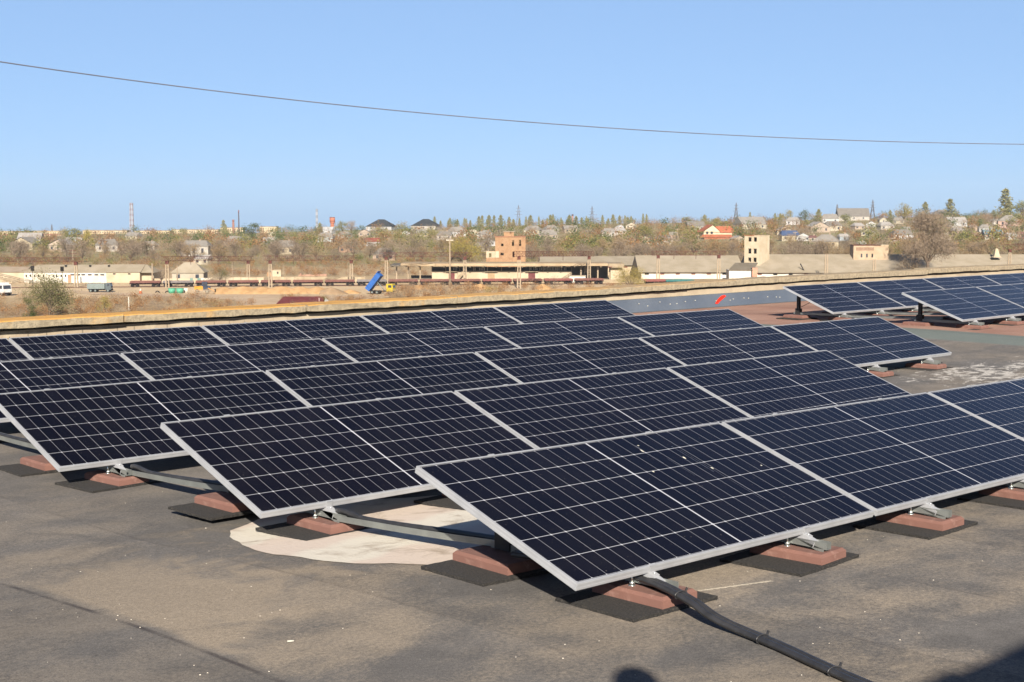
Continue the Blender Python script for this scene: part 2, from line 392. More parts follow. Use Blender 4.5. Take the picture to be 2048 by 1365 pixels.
# ---------------------------------------------------------------- solar panels
q = N('solar_cells'); co = q.obj(); sx = q.n('SeparateXYZ', i_0=co); x, y = sx.outputs[0], sx.outputs[1]
PL, PS, FR = 2.279, 1.10, .0105
cw = (PL-2*FR-.016)/24; ch = (PS-2*FR-.010)/6
xm = q.math('SUBTRACT', q.math('ABSOLUTE', q.math('SUBTRACT', x, PL/2)), .0045)          # distance outward from the middle bar
xc = q.math('DIVIDE', xm, cw); yc = q.math('DIVIDE', q.math('SUBTRACT', y, FR+.005), ch)
dx = q.math('MULTIPLY', q.math('SUBTRACT', .5, q.math('ABSOLUTE', q.math('SUBTRACT', q.math('FRACT', xc), .5))), cw)
dy = q.math('MULTIPLY', q.math('SUBTRACT', .5, q.math('ABSOLUTE', q.math('SUBTRACT', q.math('FRACT', yc), .5))), ch)
l1 = q.math('MULTIPLY', q.ramp(dx, .0016, .0009), .55); l2 = q.ramp(dy, .0019, .0011); mid = q.math('LESS_THAN', xm, 0.0)
dia = q.ramp(q.math('ADD', dx, dy), .0085, .0060)
line = q.math('MAXIMUM', q.math('MAXIMUM', l1, l2), q.math('MAXIMUM', mid, dia))
out = q.math('MAXIMUM', q.math('GREATER_THAN', xc, 12.0), q.math('MAXIMUM', q.math('LESS_THAN', yc, 0.0), q.math('GREATER_THAN', yc, 6.0)))
line = q.math('MULTIPLY', line, q.math('SUBTRACT', 1.0, out))
wn = q.n('TexWhiteNoise', noise_dimensions='3D'); oi = q.n('ObjectInfo')
q.t.links.new(q.n('CombineXYZ', i_0=q.math('FLOOR', q.math('DIVIDE', x, cw)), i_1=q.math('FLOOR', yc), i_2=oi.outputs['Random']).outputs[0], wn.inputs['Vector'])
cell = q.mix(wn.outputs['Value'], lin((.0022, .0020, .0038)), lin((.0036, .0032, .0055)))
cell = q.mix(q.math('MULTIPLY', oi.outputs['Random'], .5), cell, lin((.0042, .0032, .0055)))
vo = q.n('Vadd') if False else None
off = q.n('VectorMath', operation='ADD', i_0=co, i_1=q.n('CombineXYZ', i_0=q.math('MULTIPLY', oi.outputs['Random'], 37.0)).outputs[0]).outputs[0]
dn = q.noise(off, 3.0, 4, .6); sp = q.noise(off, 55, 2, .5); sp2 = q.noise(off, 140, 2, .5)
speck = q.math('MULTIPLY', q.ramp(sp, .70, .78), .45); speck = q.math('MAXIMUM', speck, q.math('MULTIPLY', q.ramp(sp2, .70, .76), .35))
film = q.math('MULTIPLY', q.ramp(dn, .35, .8), .014)
c = q.mix(q.math('MULTIPLY', line, .84), cell, lin((.44, .45, .48)))
c = q.mix(q.math('ADD', film, q.math('MULTIPLY', speck, .5)), c, lin((.22, .19, .16)))
q.set(Base_Color=c, Roughness=q.math('ADD', .10, q.math('MULTIPLY', dn, .10)), IOR=1.33); q.b.inputs['Specular IOR Level'].default_value = .32
M_CELL = q.m
M_ALU = pm('anodised_aluminium', (.36, .37, .385), (.30, .31, .325), 6, .40, .3, .05, 90, .5)
M_BACK = pm('white_backsheet', 'c8c8c8', None, 4, .6)
M_GALV = pm('galvanised_steel', (.22, .235, .22), (.16, .17, .165), 6, .42, .5, .1, 80, .5)
M_BLACK = pm('black_steel', (.018, .018, .02), (.03, .03, .03), 12, .55, .3)
M_ZINC = pm('zinc_bolt', (.70, .74, .72), None, 20, .25, .9)
M_BLOCK = pm('red_concrete_block', (.37, .165, .12), (.27, .115, .085), 5, .88, 0, .5, 120)
_q = N('efflorescent_block'); _c = _q.obj(); _n = _q.noise(_c, 9, 6, .7, .6); _f = _q.noise(_c, 160, 3); _o = _q.n('ObjectInfo').outputs['Random']
_cc = _q.mix(_q.ramp(_q.noise(_c, 4, 4), .3, .7), lin((.165, .080, .061)), lin((.125, .060, .046)))
_cc = _q.mix(_q.math('MULTIPLY', _q.ramp(_n, .50, .70), .65), _cc, lin((.26, .155, .125)))
_cc = _q.mix(_q.math('MULTIPLY', _f, .35), _cc, lin((.085, .036, .027)))
_q.set(Base_Color=_cc, Roughness=.9); _q.bump(_f, .5, .004); M_BLOCK = _q.m
_q = N('rubber_crumb_mat'); _c = _q.obj(); _f = _q.noise(_c, 110, 3, .8); _v = _q.n('TexVoronoi', i_Vector=_c, i_Scale=150.0).outputs['Distance']
_q.set(Base_Color=_q.mix(_q.ramp(_f, .35, .75), lin((.004, .0038, .0035)), lin((.040, .035, .030))), Roughness=.95); _q.bump(_q.math('ADD', _f, _v), .9, .006); M_MAT = _q.m
M_PLASTIC = pm('black_plastic', (.018, .018, .019), (.028, .028, .03), 20, .42, 0, 0, 40, .5)

FD = .035
def frame_mb():
    m = MB(); a = FR
    # lips, side walls: four hollow profiles butted at the corners
    m.box(0, PL, 0, a, -FD, 0); m.box(0, PL, PS-a, PS, -FD, 0)
    m.box(0, a, a, PS-a, -FD, -.0); m.box(PL-a, PL, a, PS-a, -FD, -.0)
    for y0, y1 in ((a, .03), (PS-.03, PS-a)): m.box(a, PL-a, y0, y1, -FD, -FD+.002)
    # groove along the outer walls
    m.box(-.0012, 0, .004, PS-.004, -.012, -.004); m.box(.004, PL-.004, -.0012, 0, -.012, -.004)
    m.box(-.0012, 0, .004, PS-.004, -.033, -.022); m.box(.004, PL-.004, -.0012, 0, -.033, -.022)
    return m
FRAME_ME = frame_mb().mesh('frame', M_ALU)
GLASS_ME = MB().box(FR, PL-FR, FR, PS-FR, -.0065, -.0018).mesh('glass', M_CELL)
BACK_ME = MB().box(FR, PL-FR, FR, PS-FR, -.0085, -.0067).box(PL/2-.05, PL/2+.05, PS-.16, PS-.08, -.030, -.0087).mesh('backsheet', M_BACK)
PER = PL+.030
ROWS = {   # u0, v0, z of the lower edge, slope, tilt, panels, supports
 'A': (4.2285, 3.9857, .0604, -.0105, -.0084, 3, 4.71, 1.1756, 6),
 'B': (4.2677, 6.3557, -.0045, -.0027, .0088, 3, 4.72, 1.1756, 6),
 'C': (4.2448, 8.6393, -.0457, -.0009, .0139, 5, 4.67, 1.1756, 10),
 'D': (4.2249, 10.9635, -.0295, .0001, -.0213, 5, 4.67, 1.1756, 10),
 'E': (4.1673, 13.1926, -.0285, .0027, -.0206, 5, 4.67, 1.1756, 10),
 'F': (20.3434, 13.3214, -.0075, -.0006, .0292, 4, 20.68, 1.1756, 7),
 'G': (19.5278, 10.5305, .0553, .0031, -.0016, 2, 19.90, 1.1756, 4)}
ROWNAME = {'A': 'the frontmost row', 'B': 'the second row from the front', 'C': 'the third row from the front', 'D': 'the fourth row from the front',
 'E': 'the rearmost row below the parapet', 'F': 'the far right row beside the flashing', 'G': 'the short row at the right edge'}
POS = {3: ['left', 'middle', 'right'], 2: ['left', 'right'], 4: ['leftmost', 'second from left', 'third from left', 'rightmost'], 5: ['leftmost', 'second from left', 'middle', 'fourth from left', 'rightmost']}
def place(parent, me, name):
    o = bpy.data.objects.new(name, me); COL.objects.link(o); o.parent = parent; return o
def row_frame(r):
    u0, v0, dz, sl, dt = ROWS[r][:5]
    return u0, v0, ZC-1.5802+dz, sl, TILT+dt
proto = None
for r in ROWS:
    u0, v0, z0, sl, tl = row_frame(r)
    for k in range(ROWS[r][5]):
        p = uv(u0+k*PER, v0, z0+sl*k*PER)
        M = Matrix.Translation(p) @ ROT @ Matrix.Rotation(-math.atan(sl), 4, 'Y') @ Matrix.Rotation(tl, 4, 'X')
        lab = 'dark solar panel, %s of %s' % (POS[ROWS[r][5]][k], ROWNAME[r])
        if proto is None:
            proto = thing('solar_panel', lab, 'solar panel', M=M, group='solar panels on the roof')
            place(proto, FRAME_ME, 'frame'); place(proto, GLASS_ME, 'glass'); place(proto, BACK_ME, 'backsheet')
        else: dup(proto, lab, M=M)

# droppings on the front panel
mb = MB()
rg = random.Random(3)
u0, v0, z0, sl, tl = row_frame('A')
PM = Matrix.Translation(uv(u0, v0, z0)) @ ROT @ Matrix.Rotation(-math.atan(sl), 4, 'Y') @ Matrix.Rotation(tl, 4, 'X')
M_DROP = pm('dried_droppings', 'd8d2c0', None, 30, .8)
for a, b, L_ in ((1.42, .93, .034), (1.62, .80, .026), (1.69, .66, .020), (1.28, .72, .014), (1.45, .985, .012), (2.05, .60, .010)):
    n = 9; mb.add([(a+.0055*math.cos(6.283*i/n)*rg.uniform(.6, 1.2), b+L_*.5*math.sin(6.283*i/n)*rg.uniform(.7, 1.2), -.0012) for i in range(n)], [tuple(range(n))])
for a, b0, b1, w_ in ((1.66, .62, .93, .0016), (1.68, .30, .88, .0012), (1.70, .22, .55, .0018), (1.50, .62, .82, .0012), (1.43, .78, .99, .0014)):
    mb.add([(a-w_, b0, -.0014), (a+w_*.6, b0, -.0014), (a+w_, b1, -.0014), (a-w_*.5, b1, -.0014)], [(0, 1, 2, 3)], None, 1)
o = mb.build('bird_droppings', [M_DROP, pm('dried_water_streak', (.10, .11, .14), (.05, .055, .07), 9, .6)]); o.matrix_world = PM; o['kind'] = 'stuff'; tag(o, 'small white bird droppings splashed on the frontmost left panel', 'droppings')

# ---------------------------------------------------------------- supports, ballast blocks, mats
BH = .048; MH = .016                                            # block and mat heights
def support(tl, lab, M, grp):
    t = math.tan(tl); c, s = math.cos(tl), math.sin(tl)
    root = thing('panel_support', lab, 'support', M=M, group=grp)
    zb = MH+BH+.012                                             # underside of the base rail
    m = MB(); L0, L1 = -.13, 1.02
    m.box(-.02, -.0175, L0, L1, zb, zb+.036); m.box(.0175, .02, L0, L1, zb, zb+.036); m.box(-.0175, .0175, L0, L1, zb, zb+.0025)
    m.build('base_rail', M_GALV, root)
    TM = Matrix.Translation((0, 0, .165)) @ Matrix.Rotation(tl, 4, 'X')   # panel plane
    m = MB().box(-.02, .02, -.075, PS+.03, -FD-.034, -FD-.001, TM); m.box(-.021, .021, -.079, -.075, -FD-.030, -FD-.004, TM)
    m.build('sloped_rail', M_ALU, root)
    m = MB(); pz = lambda y: .165+y*t-(FD+.034)/c
    P = [(-.115, zb+.002), (.09, zb+.002), (.09, zb+.052), (.05, pz(.05)), (-.07, pz(-.07)), (-.115, pz(-.07)-.004)]
    for x in (-.0228, .0202): m.add([(x, y, z) for y, z in P]+[(x+.0026, y, z) for y, z in P], [tuple(range(6)), tuple(11-i for i in range(6))]+[(i, 6+i, 6+(i+1) % 6, (i+1) % 6) for i in range(6)])
    br = m.build('front_bracket', M_GALV, root)
    MB().cyl((.0228, .015, zb+.036), (.0234, .015, zb+.036), .006, n=8).build('hole', M_BLACK, br)
    MB().cyl((-.035, .09, MH+BH), (-.035, .09, zb+.055), .006, n=8).cyl((-.035, .09, zb-.003), (-.035, .09, zb+.006), .013, n=6).cyl((-.035, .09, MH+BH), (-.035, .09, MH+BH+.004), .017, n=10).build('bolt', M_ZINC, root)
    zt = pz(.93)
    m = MB().box(-.022, .022, .905, .960, zb+.0026, zt-.001); m.box(-.028, .028, .88, .985, zb+.0028, zb+.10)
    m.build('rear_leg', M_BLACK, root)
    MB().bar((.026, .93, zb+.11), (.026, .62, pz(.62)-.004), .02, .004).build('brace', M_BLACK, root)
    for y, nm in ((0, 'front'), (PS, 'rear')):
        sg = -1 if y == 0 else 1
        m = MB(); y0 = y-.0015*1 if sg < 0 else y+.0015
        a, b = sorted((y0, y0+sg*.003)); m.box(-.02, .02, a, b, -FD-.0008, .003, TM)
        a, b = sorted((y0-sg*.010, y0+sg*.003)); m.box(-.02, .02, a, b, .0005, .0035, TM)
        a, b = sorted((y0+sg*.003, y0+sg*.034)); m.box(-.02, .02, a, b, -FD-.0008, -FD+.005, TM)
        m.cyl(TM @ Vector((0, y0+sg*.019, -FD+.005)), TM @ Vector((0, y0+sg*.019, -FD+.013)), .007, n=6)
        m.build('clamp', M_ALU, root)
    return root
BLOCK_ME = MB().box(-.118, .118, -.205, .205, 0, BH, bev=.014).mesh('ballast_block', M_BLOCK)
mb = MB(); rg = random.Random(5); n = 20; out_ = []
for i in range(n*4):
    s_, t_ = divmod(i, n); t_ = t_/n
    x, y = [(-.275+.55*t_, -.23), (.275, -.23+.46*t_), (.275-.55*t_, .23), (-.275, .23-.46*t_)][s_]
    out_.append((x+rg.uniform(-.003, .003), y+rg.uniform(-.003, .003)))
k = len(out_); mb.add([(x, y, 0) for x, y in out_]+[(x, y, MH) for x, y in out_], [tuple(reversed(range(k))), tuple(range(k, 2*k))]+[(i, (i+1) % k, k+(i+1) % k, k+i) for i in range(k)])
MAT_ME = mb.mesh('rubber_mat', M_MAT)
WHERE = {'A': 'the frontmost row', 'B': 'the second row', 'C': 'the third row', 'D': 'the fourth row', 'E': 'the rearmost row', 'F': 'the far right back row', 'G': 'the short right-edge row'}
def nth(i, n): return 'leftmost' if i == 0 else ('rightmost' if i == n-1 else ORD[i]+' from left')
SUP = {}
for r, (u0, v0, dz, sl, dt, npan, su, sp, ns) in ROWS.items():
    u_end = u0+npan*PER-.2; lst = [su+i*sp for i in range(ns) if su+i*sp < u_end]
    SUP[r] = lst; tl = TILT+dt; pr = None
    for i, u in enumerate(lst):
        zt = ZC-1.5802+dz+sl*(u-u0)                            # panel plane at the lower edge
        M = Matrix.Translation(uv(u, v0, zt-.165)) @ ROT
        lab = 'galvanised panel support, %s under %s' % (nth(i, len(lst)), WHERE[r])
        if pr is None: pr = support(tl, lab, M, 'panel supports')
        else: dup(pr, lab, M=M)
        for end, dv in (('front', .065), ('rear', .93)):
            j = random.Random(hash((ord(r), i, dv > .5)) % 9999)
            z = zt-.165
            rot = YAW+j.uniform(-.075, .075)
            o = bpy.data.objects.new('rubber_mat', MAT_ME); COL.objects.link(o); o.location = uv(u-(.03 if end == 'front' else .075)+j.uniform(-.02, .02), v0+dv-(0 if end == 'front' else .015), z+.0005); o.rotation_euler.z = rot
            tag(o, 'rubber mat, %s at the %s of %s' % (nth(i, len(lst)), end, WHERE[r]), 'mat', 'rubber mats under the blocks')
            o = bpy.data.objects.new('ballast_block', BLOCK_ME); COL.objects.link(o); o.location = uv(u+(.012 if end == 'front' else -.055), v0+dv+(-.005 if end == 'front' else 0), z+MH+.001); o.rotation_euler.z = rot+j.uniform(-.03, .03)
            tag(o, 'red concrete block, %s at the %s of %s' % (nth(i, len(lst)), end, WHERE[r]), 'block', 'ballast blocks')

# cable troughs carried from row to row, each with a black cable lying in it
def trough(name_lab, cab_lab, a, b):
    a = Vector(a); b = Vector(b); d = (b-a); L_ = d.length; q_ = d.to_track_quat('Y', 'Z').to_matrix().to_4x4()
    M = Matrix.Translation(a) @ q_
    m = MB(); w_ = .036; n_ = 10; sag = lambda y: -.006*math.sin(math.pi*y/L_)
    for i in range(n_):
        y0, y1 = L_*i/n_, L_*(i+1)/n_; s0, s1 = sag(y0), sag(y1)
        def sl_(x0, x1, z0, z1): m.add([(x0,y0,z0+s0),(x1,y0,z0+s0),(x1,y1,z0+s1),(x0,y1,z0+s1),(x0,y0,z1+s0),(x1,y0,z1+s0),(x1,y1,z1+s1),(x0,y1,z1+s1)], [(0,3,2,1),(4,5,6,7),(0,1,5,4),(1,2,6,5),(2,3,7,6),(3,0,4,7)])
        sl_(-w_, w_, 0, .002); sl_(-w_, -w_+.002, .0021, .034); sl_(w_-.002, w_, .0021, .034)
    o = m.build('cable_trough', M_GALV); o.matrix_world = M; tag(o, name_lab, 'cable trough', 'cable troughs between the rows')
    pts = [M @ Vector((.012*math.sin(y*5)-.008, y, .030+sag(y)+.02*math.exp(-(y/.12)**2))) for y in [L_*(i/30)*1.08-.04*L_ for i in range(31)]]
    o = MB().tube(pts, [.0165*(1+.05*(i % 2)) for i in range(31)], 8).build('cable', M_PLASTIC); tag(o, cab_lab, 'cable', 'cables in the troughs')
def base_of(r, u): return ZC-1.5802+ROWS[r][2]+ROWS[r][3]*(u-ROWS[r][0])-.165
for hi, lo, rn in (('B', 'A', 'second and frontmost rows'), ('C', 'B', 'third and second rows'), ('D', 'C', 'fourth and third rows')):
    v_a = ROWS[hi][1]-.10; v_b = ROWS[lo][1]+1.0
    trough('galvanised cable trough sagging between the %s at their left ends' % rn, 'black cable lying in the trough between the %s' % rn,
           uv(4.73, v_a, base_of(hi, 4.7)+.072), uv(4.76, v_b, base_of(lo, 4.7)+.074))
for i in range(3):
    u = SUP['F'][i]; trough('galvanised cable trough between the far right rows, %s of three' % ['left', 'middle', 'right'][i], 'black cable in the %s trough between the far right rows' % ['left', 'middle', 'right'][i],
           uv(u, ROWS['F'][1]-.10, base_of('F', u)+.072), uv(u-.1, ROWS['G'][1]+.9, base_of('G', u)+.072))

# black corrugated conduits running off the front row towards the camera
def on_z(px, py, z):
    a = at(px, py, 10.0); d = a-Vector((0, 0, ZC)); k = (z-ZC)/d.z; return Vector((0, 0, ZC))+d*k
ctl = [uv(4.60, 4.75, .10), on_z(1224, 1134, .10), on_z(1266, 1149, .10), on_z(1306, 1164, .098), on_z(1346, 1182, .090), on_z(1390, 1207, .072), on_z(1420, 1229, .052), on_z(1452, 1247, .034), on_z(1495, 1266, .020), on_z(1560, 1293, .016), on_z(1640, 1330, .016), on_z(1720, 1365, .016), on_z(1820, 1405, .016), on_z(2000, 1470, .016)]
def spline(P, n):
    out = []
    for i in range(len(P)-1):
        p0, p1, p2, p3 = P[max(i-1, 0)], P[i], P[i+1], P[min(i+2, len(P)-1)]
        m = max(4, int((p2-p1).length/.006)) if n == 0 else n
        for k in range(m):
            t = k/m; out.append(.5*((2*p1)+(p2-p0)*t+(2*p0-5*p1+4*p2-p3)*t*t+(3*p1-p0-3*p2+p3)*t**3))
    return out+[P[-1]]
path = spline(ctl, 0)
def offset(path, d, dz=0):
    out = []
    for i, p in enumerate(path):
        t = (path[min(i+1, len(path)-1)]-path[max(i-1, 0)]); s_ = Vector((t.y, -t.x, 0)).normalized()
        out.append(p+s_*d+Vector((0, 0, dz)))
    return out
for d, lab in ((-.0145, 'black corrugated conduit snaking off the front row, the lower of the pair'), (.0145, 'black corrugated conduit snaking off the front row, the upper of the pair')):
    pp = offset(path, -d)
    o = MB().tube(pp, [.0138*(1+.07*(i % 2)) for i in range(len(pp))], 10).build('conduit', M_PLASTIC)
    tag(o, lab, 'conduit', 'conduits on the roof')
def tie(px, py, lab):
    g = on_z(px, py, .02); i = min(range(len(path)), key=lambda j: (path[j]-g).length); p = path[i]; t = (path[i+1]-path[i-1]).normalized()
    s_ = Vector((t.y, -t.x, 0)).normalized(); up = s_.cross(t).normalized()
    if up.z < 0: up = -up
    loop = [p+s_*.033*math.cos(a)+up*.0185*math.sin(a) for a in [2*math.pi*k/18 for k in range(19)]]
    m = MB().tube(loop, .0028, 6); h = p-s_*.024+up*.016; m.bar(h, h+up*.014-s_*.006, .008, .007)
    o = m.build('cable_tie', M_PLASTIC); tag(o, lab, 'cable tie', 'cable ties round the conduits')
tie(1402, 1212, 'black cable tie round the conduits, nearest the red block'); tie(1522, 1278, 'black cable tie round the conduits, the middle one'); tie(1668, 1342, 'black cable tie round the conduits, nearest the bottom edge')

# white chips and specks lying about
mb = MB(); rg = random.Random(11)
M_CHIP = pm('pale_grit', 'd8d2c6', 'a89c8a', 50, .8)
for (px, py) in [(62,1104),(160,1115),(195,1116),(22,1202),(72,1222),(125,1204),(152,1213),(155,1223),(235,1222),(262,1232),(330,1232),(344,1241),(233,1232),(520,1230),(590,1203),(560,1218),(95,1322),(262,1273),(488,1275),(388,1330),(400,1349),(538,1342),(700,1145),(880,1165),(982,1178),(1130,1288),(1126,1316),(1540,1050),(1794,1090),(1735,1070),(1867,1152),(1730,1218),(1800,1275),(1946,1294),(1600,1156),(280,1250),(415,1345),(690,1142),(1440,1208),(150,965),(250,973),(411,1024)]:
    p = on_z(px, py, .003); r_ = rg.uniform(.0014, .0036); p.z = roof_z(p.dot(EU), p.dot(EV))+.0005
    n = 6; a0 = rg.random()*6
    mb.add([p+Vector((r_*1.6*math.cos(a0+6.283*i/n)*rg.uniform(.6, 1), r_*math.sin(a0+6.283*i/n)*rg.uniform(.6, 1), 0)) for i in range(n)]+[p+Vector((0, 0, r_*.7))], [(i, (i+1) % n, n) for i in range(n)])
for i in range(130):
    u = rg.uniform(1.6, 7.5); v = rg.uniform(2.2, 8.2); r_ = rg.uniform(.0012, .0032); p = uv(u, v, roof_z(u, v)+.0005); n = 5
    mb.add([p+Vector((r_*math.cos(6.283*i/n), r_*math.sin(6.283*i/n), 0)) for i in range(n)]+[p+Vector((0, 0, r_*.7))], [(i, (i+1) % n, n) for i in range(n)])
o = mb.build('grit', M_CHIP); o['kind'] = 'stuff'
p = on_z(581, 1284, .004); o = MB().cyl(p+Vector((-.013, 0, .002)), p+Vector((.013, .006, .002)), .0035, n=8).build('cigarette_butt', M_WHITE); tag(o, 'white cigarette butt lying on the bare roof near the bottom edge', 'butt')
p = on_z(1690, 1145, .02); 

# ---------------------------------------------------------------- made-up housing and pipe, added out of view to cast the two bottom-edge shadows
st_ = thing('shadow_caster_box', 'made-up rendered box behind the camera, added to cast the lower right shadow', 'shadow caster', (0, 0, 0), YAW)
HH = 3.0; VF = 2.562-1.570*HH; UA = .2
MB().box(UA+.15, UA+7, VF-3.4, VF-.12, -.05, HH-.16).build('wall', M_CREAM, st_)
MB().box(UA, UA+7.15, VF-3.55, VF, HH-.159, HH).box(UA+.0, UA+.42, VF-.1, VF+.055, HH-.14, HH-.012).build('roof_slab', M_CONC, st_)
MB().box(UA+3, UA+3.9, VF-.118, VF-.09, 0, 2.0).build('door', pm('grey_painted_door', '6f7478', None, 3, .5), st_)
# made-up pipe added just outside the frame so its cap casts the round shadow
_g = on_z(1273, 1368, 0.0); _h = 2.42; _p = _g-SUN_D/(-SUN_D.z)*_h; _p.z = 0
t = thing('shadow_caster_pipe', 'made-up capped pipe outside the frame, added to cast the bottom edge shadow', 'vent pipe', _p)
MB().cyl((0, 0, 0), (0, 0, _h-.08), .045, n=12).build('pipe', M_GALV, t)
mb = MB()
for i in range(7):
    a0, a1 = -math.pi/2+math.pi*i/7, -math.pi/2+math.pi*(i+1)/7
    mb.cyl((0, 0, _h+.088*math.sin(a0)), (0, 0, _h+.088*math.sin(a1)), .088*math.cos(a0)+.001, .088*math.cos(a1)+.001, 16, caps=False)
mb.build('cap', M_GALV, t)

# overhead cable across the sky
pts = []
for i in range(41):
    px = -200+(2450*i/40); y = 124+.1499*px-3.385e-5*px*px; pts.append(at(px, y, 13+9*i/40))
o = MB().tube(pts, .0062, 6).build('overhead_cable', pm('grey_cable', '5c5e66', None, 2, .6)); tag(o, 'grey overhead cable sagging across the sky from left to right', 'overhead cable')
# ================================================================ the land beyond the roof
def gz(px, py):                                               # point on the flat yard seen at a pixel
    return on_z(px, py, GROUND)
FM = far_mat
F_DRY, F_DIRT = sun_lit('b89a74', .5), sun_lit('c9a880', .5)
q = N('dry_ground'); co = q.obj(); sx = q.n('SeparateXYZ', i_0=co)
n1 = q.noise(co, .02, 6, .6); n2 = q.noise(co, .25, 6, .65); n3 = q.noise(co, 2.0, 4, .7)
g1 = q.mix(q.ramp(n2, .3, .7), lin(sun_lit('b89e76', .85)), lin(sun_lit('9a8460', .85)))
hill = q.mix(q.ramp(n1, .35, .65), lin(sun_lit('9c8a66', .85)), lin(sun_lit('7c7a4a', .85)))
yard = q.mix(q.ramp(n2, .3, .7), lin(sun_lit('cdb48e', .85)), lin(sun_lit('b89e78', .85)))
yy = q.math('ADD', sx.outputs[1], q.math('MULTIPLY', q.math('SUBTRACT', n1, .5), 30))
c = q.mix(q.ramp(yy, 350, 362), g1, yard); c = q.mix(q.ramp(yy, 438, 450), c, g1); c = q.mix(q.ramp(yy, 520, 600), c, hill)
c = q.mix(q.math('MULTIPLY', n3, .25), c, lin(sun_lit('6d5e44', .6)))
q.set(Base_Color=c, Roughness=.95); q.bump(n3, .6, .3); M_LAND = q.m
ys = np.concatenate([np.arange(-300, 300, 50), np.arange(300, 540, 12), np.arange(540, 1320, 20), np.arange(1320, 2521, 150)])
ts = np.linspace(-1, 1, 61)
mb = MB(); nx = len(ts)
for y in ys:
    half = 420+max(0, y)*.75
    for t in ts: x = t*half; mb.v.append((float(x), float(y), ground_z(x, y)))
for j in range(len(ys)-1):
    for i in range(nx-1): mb.f.append((j*nx+i, j*nx+i+1, (j+1)*nx+i+1, (j+1)*nx+i)); mb.mi.append(0); mb.sm.append(True)
structure(mb.build('ground', M_LAND))
# dirt road
M_ROAD = FM('pale_dirt_road', 'd2b99a', 'bfa587', .3, .95, k=.62)
def strip(name, left, right, dz, m):
    mb = MB(); n = len(left)
    for a, b in zip(left, right):
        p, r_ = gz(*a), gz(*b); mb.v += [(p.x, p.y, GROUND+dz), (r_.x, r_.y, GROUND+dz)]
    for i in range(n-1): mb.f.append((2*i, 2*i+1, 2*i+3, 2*i+2)); mb.mi.append(0); mb.sm.append(False)
    return structure(mb.build(name, m))
strip('road', [(140, 580.5), (200, 585), (260, 587), (340, 589), (430, 590), (520, 590), (640, 591), (780, 591)],
      [(110, 584), (190, 590), (260, 592.5), (340, 595), (430, 598), (480, 604), (480, 613), (600, 622)], .06, M_ROAD)
M_RUST = FM('rusty_steel', '7c4a40', '643c34', 1.5, .85); M_POST = FM('weathered_concrete_post', 'bca990', 'a8957c', .8, k=.5)
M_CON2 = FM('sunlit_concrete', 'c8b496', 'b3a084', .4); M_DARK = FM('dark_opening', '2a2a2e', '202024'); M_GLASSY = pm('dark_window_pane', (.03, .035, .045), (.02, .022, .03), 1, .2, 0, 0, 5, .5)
M_ASB = FM('grey_asbestos_roof', 'aca08c', '9c907a', .25, .9, k=.62, bump=.3, bscale=1.2); M_ASB2 = FM('pale_asbestos_roof', 'b9a894', 'a8967f', .3, .9, k=.5)
M_WHITEW = FM('whitewashed_wall', 'f2ece0', 'd9cdb8', .25, .85, k=.55); M_CREAMW = FM('cream_wall', 'd8c8ac', 'c6b294', .3, .85, k=.5)
M_RUBBER = FM('tyre_rubber', '2c2c2e', None, 1); M_MAROON = FM('maroon_metal_roof', '8a4a48', '74383a', .4, .6)
M_BRICK = None
q = N('red_brick'); co = q.obj(); sx = q.n('SeparateXYZ', i_0=co)
br = q.n('TexBrick', i_Vector=q.n('CombineXYZ', i_0=q.math('ADD', sx.outputs[0], sx.outputs[1]), i_1=sx.outputs[2]).outputs[0], i_Scale=1.0); br.inputs['Brick Width'].default_value = .5; br.inputs['Row Height'].default_value = .16; br.inputs['Mortar Size'].default_value = .02
br.inputs[1].default_value = lin(sun_lit('c49a6c', .42)); br.inputs[2].default_value = lin(sun_lit('b48a5e', .42)); br.inputs[3].default_value = lin(sun_lit('c8a080', .45))
q.set(Base_Color=q.mix(q.ramp(q.noise(co, .5, 5), .45, .75), br.outputs[0], lin(sun_lit('a87c58', .40))), Roughness=.9); M_BRICK = q.m

class Site:
    """a thing stood at a photo position: local metres from pixel offsets, x right, y away, z up"""
    def __init__(s, name, label, cat, px, py, D=None, rot=0.0, group=None, base=None):
        p = base if base is not None else (gz(px, py) if D is None else at(px, py, D))
        s.p = Vector(p); s.m = s.p.y/F; s.px, s.py = px, py
        s.o = thing(name, label, cat, s.p, rot, group, px=px)
    def X(s, px): return (px-s.px)*s.m
    def Z(s, py): return (s.py-py)*s.m
    def box(s, mb, x0, x1, yt, yb, y0, y1, mi=0): return mb.box(s.X(x0), s.X(x1), y0, y1, s.Z(yb), s.Z(yt), None, mi)
    def part(s, name, mat, x0, x1, yt, yb, y0, y1, parent=None):
        return s.box(MB(), x0, x1, yt, yb, y0, y1).build(name, mat, parent or s.o)

# ---------------------------------------------------------------- long low building at the left
b = Site('long_building', 'long low whitewashed building with grey ridged roof beyond the yard at left', 'building', 150, 566)
d = 11.0
def gable_roof(mb, x0, x1, ze, zr, y0, y1, hip0=0.0, hip1=0.0, ov=.35):
    ym = (y0+y1)/2
    v = [(x0-ov, y0-ov, ze), (x1+ov, y0-ov, ze), (x1+ov, y1+ov, ze), (x0-ov, y1+ov, ze), (x0-ov+hip0, ym, zr), (x1+ov-hip1, ym, zr)]
    return mb.add(v, [(0, 1, 5, 4), (2, 3, 4, 5), (3, 0, 4), (1, 2, 5), (0, 3, 2, 1)])
b.part('wall', M_WHITEW, 48, 213, 545, 567, 0, d); b.part('wall', M_CREAMW, 213.2, 280, 545, 567, 0, d); b.part('wall', M_CREAMW, 280.2, 304, 546, 566, 2.2, d); b.part('wall', M_CREAMW, -70, 47.8, 545, 567, .8, d)
